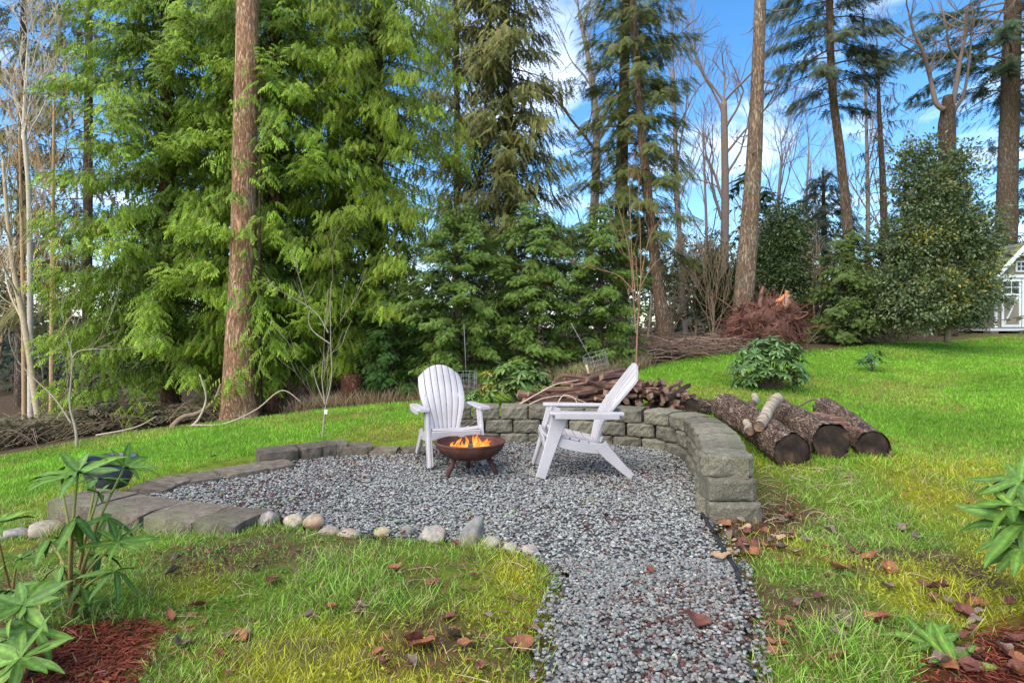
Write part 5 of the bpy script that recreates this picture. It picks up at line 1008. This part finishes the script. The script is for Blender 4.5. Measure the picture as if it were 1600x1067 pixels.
tag(mb.build('low_foliage', M['leaf']), 'grey-green low foliage in the left thicket', 'undergrowth', kind='stuff')
p0 = px(1262, 530, 15.2); bare_trunk('broken_snag', 'broken reddish snag standing right of the uprooted stump', [p0, px(1263, 470, 15.2), px(1260, 420, 15.2), px(1262, 382, 15.2)], [.11, .10, .085, .05], (1.9, 1.25, .9), 0, amp=.35)
log_thing(px(1143, 506, 12.9), px(1150, 500, 13.6), .11, .10, 'round pale cut log end beside the pine trunk foot', 'cut_log', 'logbark', 'woodend', None)
stick([px(268, 668, 9.3), px(285, 652, 9.4), px(310, 645, 9.5), px(335, 625, 9.6), px(345, 600, 9.7)], .045, 'thick curved fallen limb left of the fir trunk base', 'fallen_limb', (.30, .21, .15), None, 'root')
stick([px(290, 672, 9.1), px(310, 655, 9.15), px(322, 622, 9.2), px(312, 585, 9.2)], .022, 'pale hooked dead branch beside the curved fallen limb', col=(.50, .40, .29))
stick([px(300, 664, 8.9), px(350, 662, 8.9), px(400, 640, 9.0), px(440, 610, 9.1), px(470, 628, 9.1)], .014, 'long pale dead branch in front of the fir trunk base', col=(.46, .36, .27))
stick([px(150, 680, 8.8), px(210, 668, 8.9), px(245, 650, 9.0)], .014, 'thin pale dead branch in the left thicket', col=(.46, .36, .27))
t = tag(empty('cedar_stump', px(552, 640, 10.6)), 'short reddish cedar stump in the dry grass right of the slim sapling', 'stump'); V, Fc = bark_trunk([px(552, 640, 10.6), px(550, 615, 10.6), px(549, 585, 10.6)], [.22, .19, .16], 18, .25, 3); MB().add(V, Fc, (1.0, .62, .48)).build('trunk', M['bark'], t, px(552, 640, 10.6))

# ------------------------------------------------------------------ far-off wood that closes the gaps
mb = MB(); ms = MB()
for i in range(190):
    Yd = R.uniform(22, 46); x = R.uniform(-1.0, .95) * Yd; z0 = float(h0(x, Yd)); con = R.random() < .45; rel = x / Yd * F + 800
    Ht = R.uniform(2.5, 6.5) if not (rel < 130) else R.uniform(4, 9)
    if rel > 1000: Ht = R.uniform(3.0, 7.0)
    if con:
        k = 80; zz = R.uniform(0, 1, k); a = R.uniform(0, 6.28, k); r_ = (1 - zz) ** .8 * Ht * .24 * R.uniform(.4, 1, k); P = np.stack([x + r_ * np.cos(a), Yd + r_ * np.sin(a), z0 + zz * Ht], -1); d = unit(np.stack([np.cos(a), np.sin(a), R.uniform(-.9, 0, k)], -1))
        soup(mb, SMALL[0], P, frames(d, np.tile([0, 0, 1.], (k, 1)) + R.normal(0, .2, (k, 3))), R.uniform(.6, 1.3, k), vary([.03, .055, .03], k), vary([.08, .12, .055], k))
    else: grow(ms, np.array([x, Yd, z0]), (0, 0, 1), Ht * .6, .07, 2, [(.34, .25, .19), (.28, .22, .17), (.40, .27, .17)][R.integers(3)], .42, .25, .010, 5, (2, 4), .6, 4)
k = 3000; x = R.uniform(-38, 38, k); y = R.uniform(19, 42, k); P = np.stack([x, y, h0(x, y) + R.uniform(0, 3.4, k) * fbm(x * .5, y * .5, 2) * 1.7], -1)
soup(mb, SMALL[1], P, zrot(R.uniform(0, 6.28, k), .5), R.uniform(.8, 1.5, k), vary([.07, .075, .035], k), vary([.17, .15, .075], k))
fo = mb.build('far_wood', M['leaf']); tag(fo, 'hazy far-off evergreens and scrub behind the garden trees', 'woods', kind='stuff')
tag(ms.build('far_bare_wood', M['twig']), 'far-off leafless brown trees behind the garden', 'woods', kind='stuff')

# ------------------------------------------------------------------ foreground rhododendrons, every leaf its own piece
def big_leaf(seed, arch, fold=.16):
    n = 9; u = np.linspace(0, 1, n); wv = .12 * np.sin(np.clip(u * .93 + .05, 0, 1) ** .9 * math.pi) ** .8; wv[0] = .012; V = []; C = []
    for i in range(n):
        z = -arch * u[i] ** 2 + .02 * math.sin(u[i] * 9 + seed)
        for s, f, c in ((-1, fold, 1.), (-.5, fold * .55, .95), (0, 0, 1.6), (.5, fold * .55, .95), (1, fold, 1.)): V.append([u[i], s * wv[i], z + f * wv[i] * abs(s)]); C.append([c * (1 + .0), c, c * .9])
    Fc = []
    for i in range(n - 1):
        for j in range(4): a = i * 5 + j; Fc += [[a, a + 1, a + 6, a + 5]]
    return V, Fc, C
def leaf_mat(name, c1, c2, rough=.5):
    m, t, b_ = nodes(name); f = noise_n(t, 9, 4, .6); oi = t.nodes.new('ShaderNodeObjectInfo'); c_ = mixcol(t, ramp(t, [(.3, c1), (.7, c2)], f), attr(t), 1.0, 'MULTIPLY')
    c_ = mixcol(t, c_, ramp(t, [(0, (.65, .7, .7)), (1, (1.35, 1.3, 1.2))], oi.outputs['Random']), 1.0, 'MULTIPLY'); t.links.new(c_, b_.inputs['Base Color']); b_.inputs['Specular IOR Level'].default_value = .25; b_.inputs['Roughness'].default_value = rough + .12; bump(t, b_, noise_n(t, 40, 3, .5), .25, .004); return m
M['rholeaf'] = leaf_mat('rhododendron_leaf', (.06, .13, .018), (.13, .23, .038), .36); M['rhodark'] = leaf_mat('old_rhododendron_leaf', (.048, .105, .018), (.10, .185, .034), .36)
LM = [MB().add(*big_leaf(i, a_)).mesh('leaf', M['rholeaf']) for i, a_ in enumerate((.08, .22, .4))]; LD = [MB().add(*big_leaf(i + 5, a_)).mesh('leaf', M['rhodark']) for i, a_ in enumerate((.15, .35, .6))]
def rhodo(label, base, whorls, stem_r=.006, name='rhododendron'):
    t = tag(empty(name, base), label, 'plant', 'rhododendrons in the foreground')
    for (c, k, ln, hang, dark, dirv) in whorls:
        k = int(k * 1.3); ln = ln * 1.05
        c = np.asarray(c); up_ = unit(np.array([c[0] - base[0], c[1] - base[1], 0]) * .5 + [0, 0, 1] + np.asarray(dirv)); e1 = unit(np.cross(up_, [.2, .95, .1])); e2 = np.cross(up_, e1); a0 = R.uniform(0, 6)
        for i in range(k):
            a = a0 + i / k * 6.283 + R.normal(0, .12); el_ = R.uniform(.15, .6) - hang * R.uniform(.7, 1.2); d = (math.cos(a) * e1 + math.sin(a) * e2) * math.cos(el_) + up_ * math.sin(el_); d = unit(d)
            Rm = frames(d[None], (up_ + .25 * R.normal(size=3))[None])[0]; o = bpy.data.objects.new('leaf', (LD if dark else LM)[R.integers(3)]); COL.objects.link(o); o.parent = t; s = ln * R.uniform(.7, 1.12)
            o.matrix_local = Matrix.Translation(Vector(c - base)) @ Matrix(Rm.tolist()).to_4x4() @ Matrix.Diagonal((s, s * R.uniform(.9, 1.25), s, 1))
        mid = (base + c) / 2 + np.array([(c[0] - base[0]) * -.12, 0, .04]); P = spline(np.array([base, mid, c]), 12); V, Fc = tube(P, np.linspace(stem_r, stem_r * .55, 12), 8); q = np.linspace(0, 1, 12).repeat(8); q = np.r_[q, 0, 1][:, None]
        MB().add(V, Fc, np.array([.27, .085, .05]) * (1 - q) + np.array([.24, .34, .08]) * q).build('stem', M['twig'], t, base)
    return t
def zp(x, y, Yd, ox=0, oy=660, s=2.622): return px(ox + x / s, oy + y / s, Yd)
b = on(*zp(290, 850, 2.62)[:2])
rhodo('tall leggy rhododendron with glossy green whorls at the left foreground', b, [(zp(320, 205, 2.55), 9, .155, .1, 0, (0, -.2, 0)), (zp(510, 185, 2.75), 8, .15, .0, 0, (.2, 0, 0)), (zp(405, 292, 2.7), 6, .10, 0, 0, (0, 0, 0)), (zp(240, 215, 2.8), 6, .13, .2, 0, (-.3, 0, 0)),
    (zp(308, 392, 2.5), 6, .165, 1.15, 1, (0, -.3, 0)), (zp(440, 395, 2.65), 6, .14, .5, 1, (.2, 0, 0)), (zp(482, 490, 2.6), 8, .14, .1, 0, (.2, -.2, 0)), (zp(470, 610, 2.55), 6, .13, .7, 1, (.2, 0, 0)), (zp(255, 590, 2.65), 6, .12, .5, 1, (-.2, 0, 0)), (zp(330, 660, 2.6), 5, .12, .6, 1, (0, 0, 0)), (zp(345, 745, 2.55), 5, .08, 0, 0, (.2, 0, 0)), (zp(395, 235, 2.85), 6, .13, .1, 1, (.1, 0, 0)), (zp(200, 480, 2.8), 6, .13, .5, 1, (-.3, 0, 0)), (zp(400, 540, 2.75), 6, .13, .4, 1, (.2, 0, 0)), (zp(290, 720, 2.7), 6, .12, .5, 1, (0, 0, 0))], .008)
b = on(*zp(100, 1010, 2.15)[:2])
rhodo('low light green rhododendron at the bottom left corner', b, [(zp(95, 750, 2.2), 10, .15, .15, 0, (0, -.5, 0)), (zp(150, 850, 2.15), 6, .14, .5, 0, (.4, -.3, 0)), (zp(85, 965, 2.02), 9, .14, .35, 0, (0, -.5, 0)), (zp(30, 890, 2.2), 7, .13, .4, 1, (-.2, 0, 0)), (zp(160, 665, 2.5), 8, .13, .3, 1, (.1, 0, 0)), (zp(40, 690, 2.5), 7, .13, .3, 1, (0, 0, 0))])
b = on(*zp(50, 700, 2.9)[:2])
rhodo('small rhododendron sprigs at the left picture edge', b, [(zp(85, 560, 2.9), 6, .11, .1, 0, (0, 0, 0)), (zp(-20, 415, 2.7), 8, .15, .1, 0, (0, 0, 0))])
def z6(x, y, Yd): return zp(x, y, Yd, 1200, 700, 2.907)
b = on(*z6(1230, 640, 2.75)[:2])
rhodo('dark glossy rhododendron reaching in from the right picture edge', b, [(z6(1150, 150, 2.8), 9, .20, .25, 1, (-.5, -.1, 0)), (z6(1110, 262, 2.75), 8, .17, .2, 0, (-.6, -.2, 0)), (z6(1165, 345, 2.7), 10, .24, .3, 1, (-.7, -.2, 0)), (z6(1150, 455, 2.65), 9, .19, .6, 1, (-.5, -.3, 0)), (z6(1240, 250, 2.8), 9, .2, .3, 1, (0, 0, 0)), (z6(1240, 420, 2.8), 9, .2, .4, 1, (0, 0, 0))])
b = on(*z6(790, 1010, 2.35)[:2])
rhodo('small light rhododendron seedling among dead leaves at the bottom right', b, [(z6(740, 890, 2.42), 8, .15, .1, 0, (-.1, -.5, 0)), (z6(850, 985, 2.3), 8, .14, .1, 0, (.1, -.6, 0))], .006)

# ------------------------------------------------------------------ mulch, fallen leaves, litter twigs
mb = MB(); CH = (np.array([[-1, -.16, 0], [1, -.12, .02], [1.05, .12, 0], [-.9, .18, .03], [0, 0, .12]]), np.array([[0, 1, 4], [1, 2, 4], [2, 3, 4], [3, 0, 4]]), np.zeros(5))
for P, k0 in ((MULCH[0], 9000), (MULCH[1], 6000), (DIRT[0], 700)):
    x = R.uniform(P[:, 0].min() - .1, P[:, 0].max() + .1, k0); y = R.uniform(max(1.7, P[:, 1].min() - .1), P[:, 1].max() + .1, k0); m = soft(P, x, y) > R.uniform(.1, .9, k0); x, y = x[m], y[m]; k = len(x)
    soup(mb, CH, np.stack([x, y, hgt(x, y) + R.uniform(0, .02, k)], -1), zrot(R.uniform(0, 6.28, k), .35), R.uniform(.006, .022, k), vary([.20, .052, .028], k, .6, .2))
tag(mb.build('bark_mulch', M['litter']), 'red-brown shredded bark mulch under the foreground plants', 'mulch', kind='stuff')
mb = MB(); x, y = scatter(16000, -4.5, 4.8, 1.8, 5.3, 1); ok = lawn_ok(x, y, .02) & (fbm(x * 2.4, y * 2.4, 93) > .52); x, y = x[ok], y[ok]; k = len(x)
soup(mb, CH, np.stack([x, y, hgt(x, y) + R.uniform(.004, .03, k)], -1), zrot(R.uniform(0, 6.28, k), .6), np.stack([R.uniform(.006, .02, k), R.uniform(.01, .035, k), R.uniform(.006, .02, k)], -1), vary([.20, .095, .05], k, .6, .25))
tag(mb.build('leaf_litter', M['litter']), 'brown crumbs of dead leaves and bark in the front grass', 'litter', kind='stuff')
def dry_leaf(seed):
    r = np.random.default_rng(seed); n = 9; u = np.linspace(0, 1, n); wv = .30 * np.sin(np.clip(u * .94 + .03, 0, 1) * math.pi) ** .75; V = []; cu = r.uniform(.2, .55); curl = r.uniform(.1, .35)
    for i in range(n):
        for s in (-1, -.5, 0, .5, 1): V.append([u[i] - .5, s * wv[i] * (1 + .06 * r.normal()), curl * 2.2 * (u[i] - .5) ** 2 + cu * 1.8 * wv[i] * abs(s) ** 1.6 * (1 + .5 * math.sin(u[i] * 7 + seed)) + .018 * r.normal() + .02])
    return V, [[i * 5 + j, i * 5 + j + 1, i * 5 + j + 6, i * 5 + j + 5] for i in range(n - 1) for j in range(4)], [[1.15 if j == 2 else 1] * 3 for i in range(n) for j in range(5)]
def litmat(name, c1, c2):
    m, t, b_ = nodes(name); c_ = mixcol(t, ramp(t, [(.3, c1), (.7, c2)], noise_n(t, 5, 5, .7)), attr(t), 1.0, 'MULTIPLY'); t.links.new(c_, b_.inputs['Base Color']); b_.inputs['Roughness'].default_value = .7; bump(t, b_, noise_n(t, 25, 4, .6), .4, .01); return m
LC = {'orange brown': litmat('orange_dry_leaf', (.13, .042, .018), (.33, .13, .05)), 'dark red': litmat('red_dry_leaf', (.07, .022, .014), (.19, .06, .036)), 'grey brown': litmat('grey_dry_leaf', (.10, .066, .045), (.26, .18, .125)), 'pale tan': litmat('tan_dry_leaf', (.24, .14, .07), (.46, .30, .18))}
DL = {c_: [MB().add(*dry_leaf(i * 7 + len(c_))).mesh('dry_leaf', m_) for i in range(3)] for c_, m_ in LC.items()}
def dead_leaf(x, y, ln, c_, where, cat='leaf'):
    p = gp(x, y); p = on(p[0], p[1]); p[2] = max(p[2], .0 if in_patio(p[0], p[1]) else p[2]) + .018
    o = inst('fallen_leaf', DL[c_][R.integers(3)], None, p, (R.normal(0, .25), R.normal(0, .25), R.uniform(0, 6.28)), np.array([1, R.uniform(.8, 1.3), 1]) * ln)
    return tag(o, c_ + ' fallen leaf ' + where, cat, c_ + ' fallen leaves ' + where)
for x, y, l, c_ in [(1312, 895, .10, 'orange brown'), (1388, 893, .10, 'orange brown'), (1370, 975, .10, 'orange brown')]: pass
def uniq(x, y, l, c_, lab): o = dead_leaf(x, y, l, c_, ''); o['label'] = lab; o['group'] = 'fallen leaves picked out in the grass'
uniq(1312, 897, .12, 'orange brown', 'curled orange-brown fallen leaf in the grass right of the path'); uniq(1388, 895, .11, 'orange brown', 'flat orange-brown fallen leaf farther from the path than the curled one'); uniq(1371, 975, .12, 'orange brown', 'upright orange-brown fallen leaf just above the watered seedling'.replace('watered ', ''))
uniq(1460, 927, .14, 'dark red', 'long rolled dark red fallen leaf near the right bush'); uniq(1507, 965, .12, 'dark red', 'dark red fallen leaf above the mulch on the right'); uniq(1088, 977, .11, 'dark red', 'long red fallen leaf lying on the gravel path')
uniq(1127, 876, .10, 'pale tan', 'pale tan fallen leaf beside the black edging strip'); uniq(1112, 803, .09, 'pale tan', 'pale tan fallen leaf at the foot of the end blocks'); uniq(660, 1018, .12, 'orange brown', 'folded orange-brown leaf in the front grass'); uniq(645, 1012, .10, 'dark red', 'dark red leaf tucked beside the folded orange-brown leaf')
uniq(813, 1017, .12, 'orange brown', 'ribbed orange-brown leaf near the path in the front grass'); uniq(705, 1003, .12, 'grey brown', 'grey-brown curled leaf in the middle of the front grass'); uniq(700, 976, .08, 'dark red', 'small pinkish red leaf above the grey-brown curled leaf'); uniq(712, 863, .08, 'dark red', 'small red leaf leaning below the slanted slab')
uniq(1300, 708, .11, 'orange brown', 'bright orange leaf in front of the middle log end'); uniq(945, 810, .08, 'dark red', 'dark red leaf alone on the gravel')
for i in range(36): dead_leaf(R.uniform(1112, 1245), R.uniform(795, 872), R.uniform(.05, .10), ['orange brown', 'dark red', 'grey brown', 'pale tan'][i % 4], 'in the litter below the end blocks')
for i in range(26): dead_leaf(R.uniform(1480, 1600), R.uniform(940, 1060), R.uniform(.05, .085), ['orange brown', 'dark red', 'grey brown', 'dark red'][i % 4], 'on the mulch at the lower right')
for i in range(22): dead_leaf(R.uniform(1195, 1480), R.uniform(800, 1060), R.uniform(.05, .10), ['orange brown', 'grey brown', 'dark red', 'grey brown'][i % 4], 'scattered in the right grass')
for i in range(30): dead_leaf(R.uniform(260, 860), R.uniform(865, 1060), R.uniform(.045, .09), ['orange brown', 'grey brown', 'dark red', 'grey brown'][i % 4], 'scattered in the front grass')
for i in range(16): dead_leaf(R.uniform(330, 1080), R.uniform(715, 960), R.uniform(.035, .06), ['dark red', 'pale tan', 'dark red', 'orange brown'][i % 4], 'scattered on the gravel')
twigs('litter_twigs', 'dry stalks and small twigs lying in the front grass', lambda: (lambda q: on(q[0], q[1], .01))(gp(R.uniform(0, 1600), R.uniform(840, 1067))), 110, [(.40, .28, .18), (.5, .38, .24), (.28, .16, .12)], (.05, .18), (.001, .0025), flat=1, up=.08, cat='twigs')
twigs('dry_stalks', 'dry straw tangle below the felled logs', lambda: (lambda q: on(q[0], q[1], .01))(gp(R.uniform(1180, 1340), R.uniform(755, 812))), 110, [(.50, .36, .22), (.44, .30, .20), (.55, .42, .27)], (.06, .2), (.001, .002), flat=1, up=.2, cat='straw')
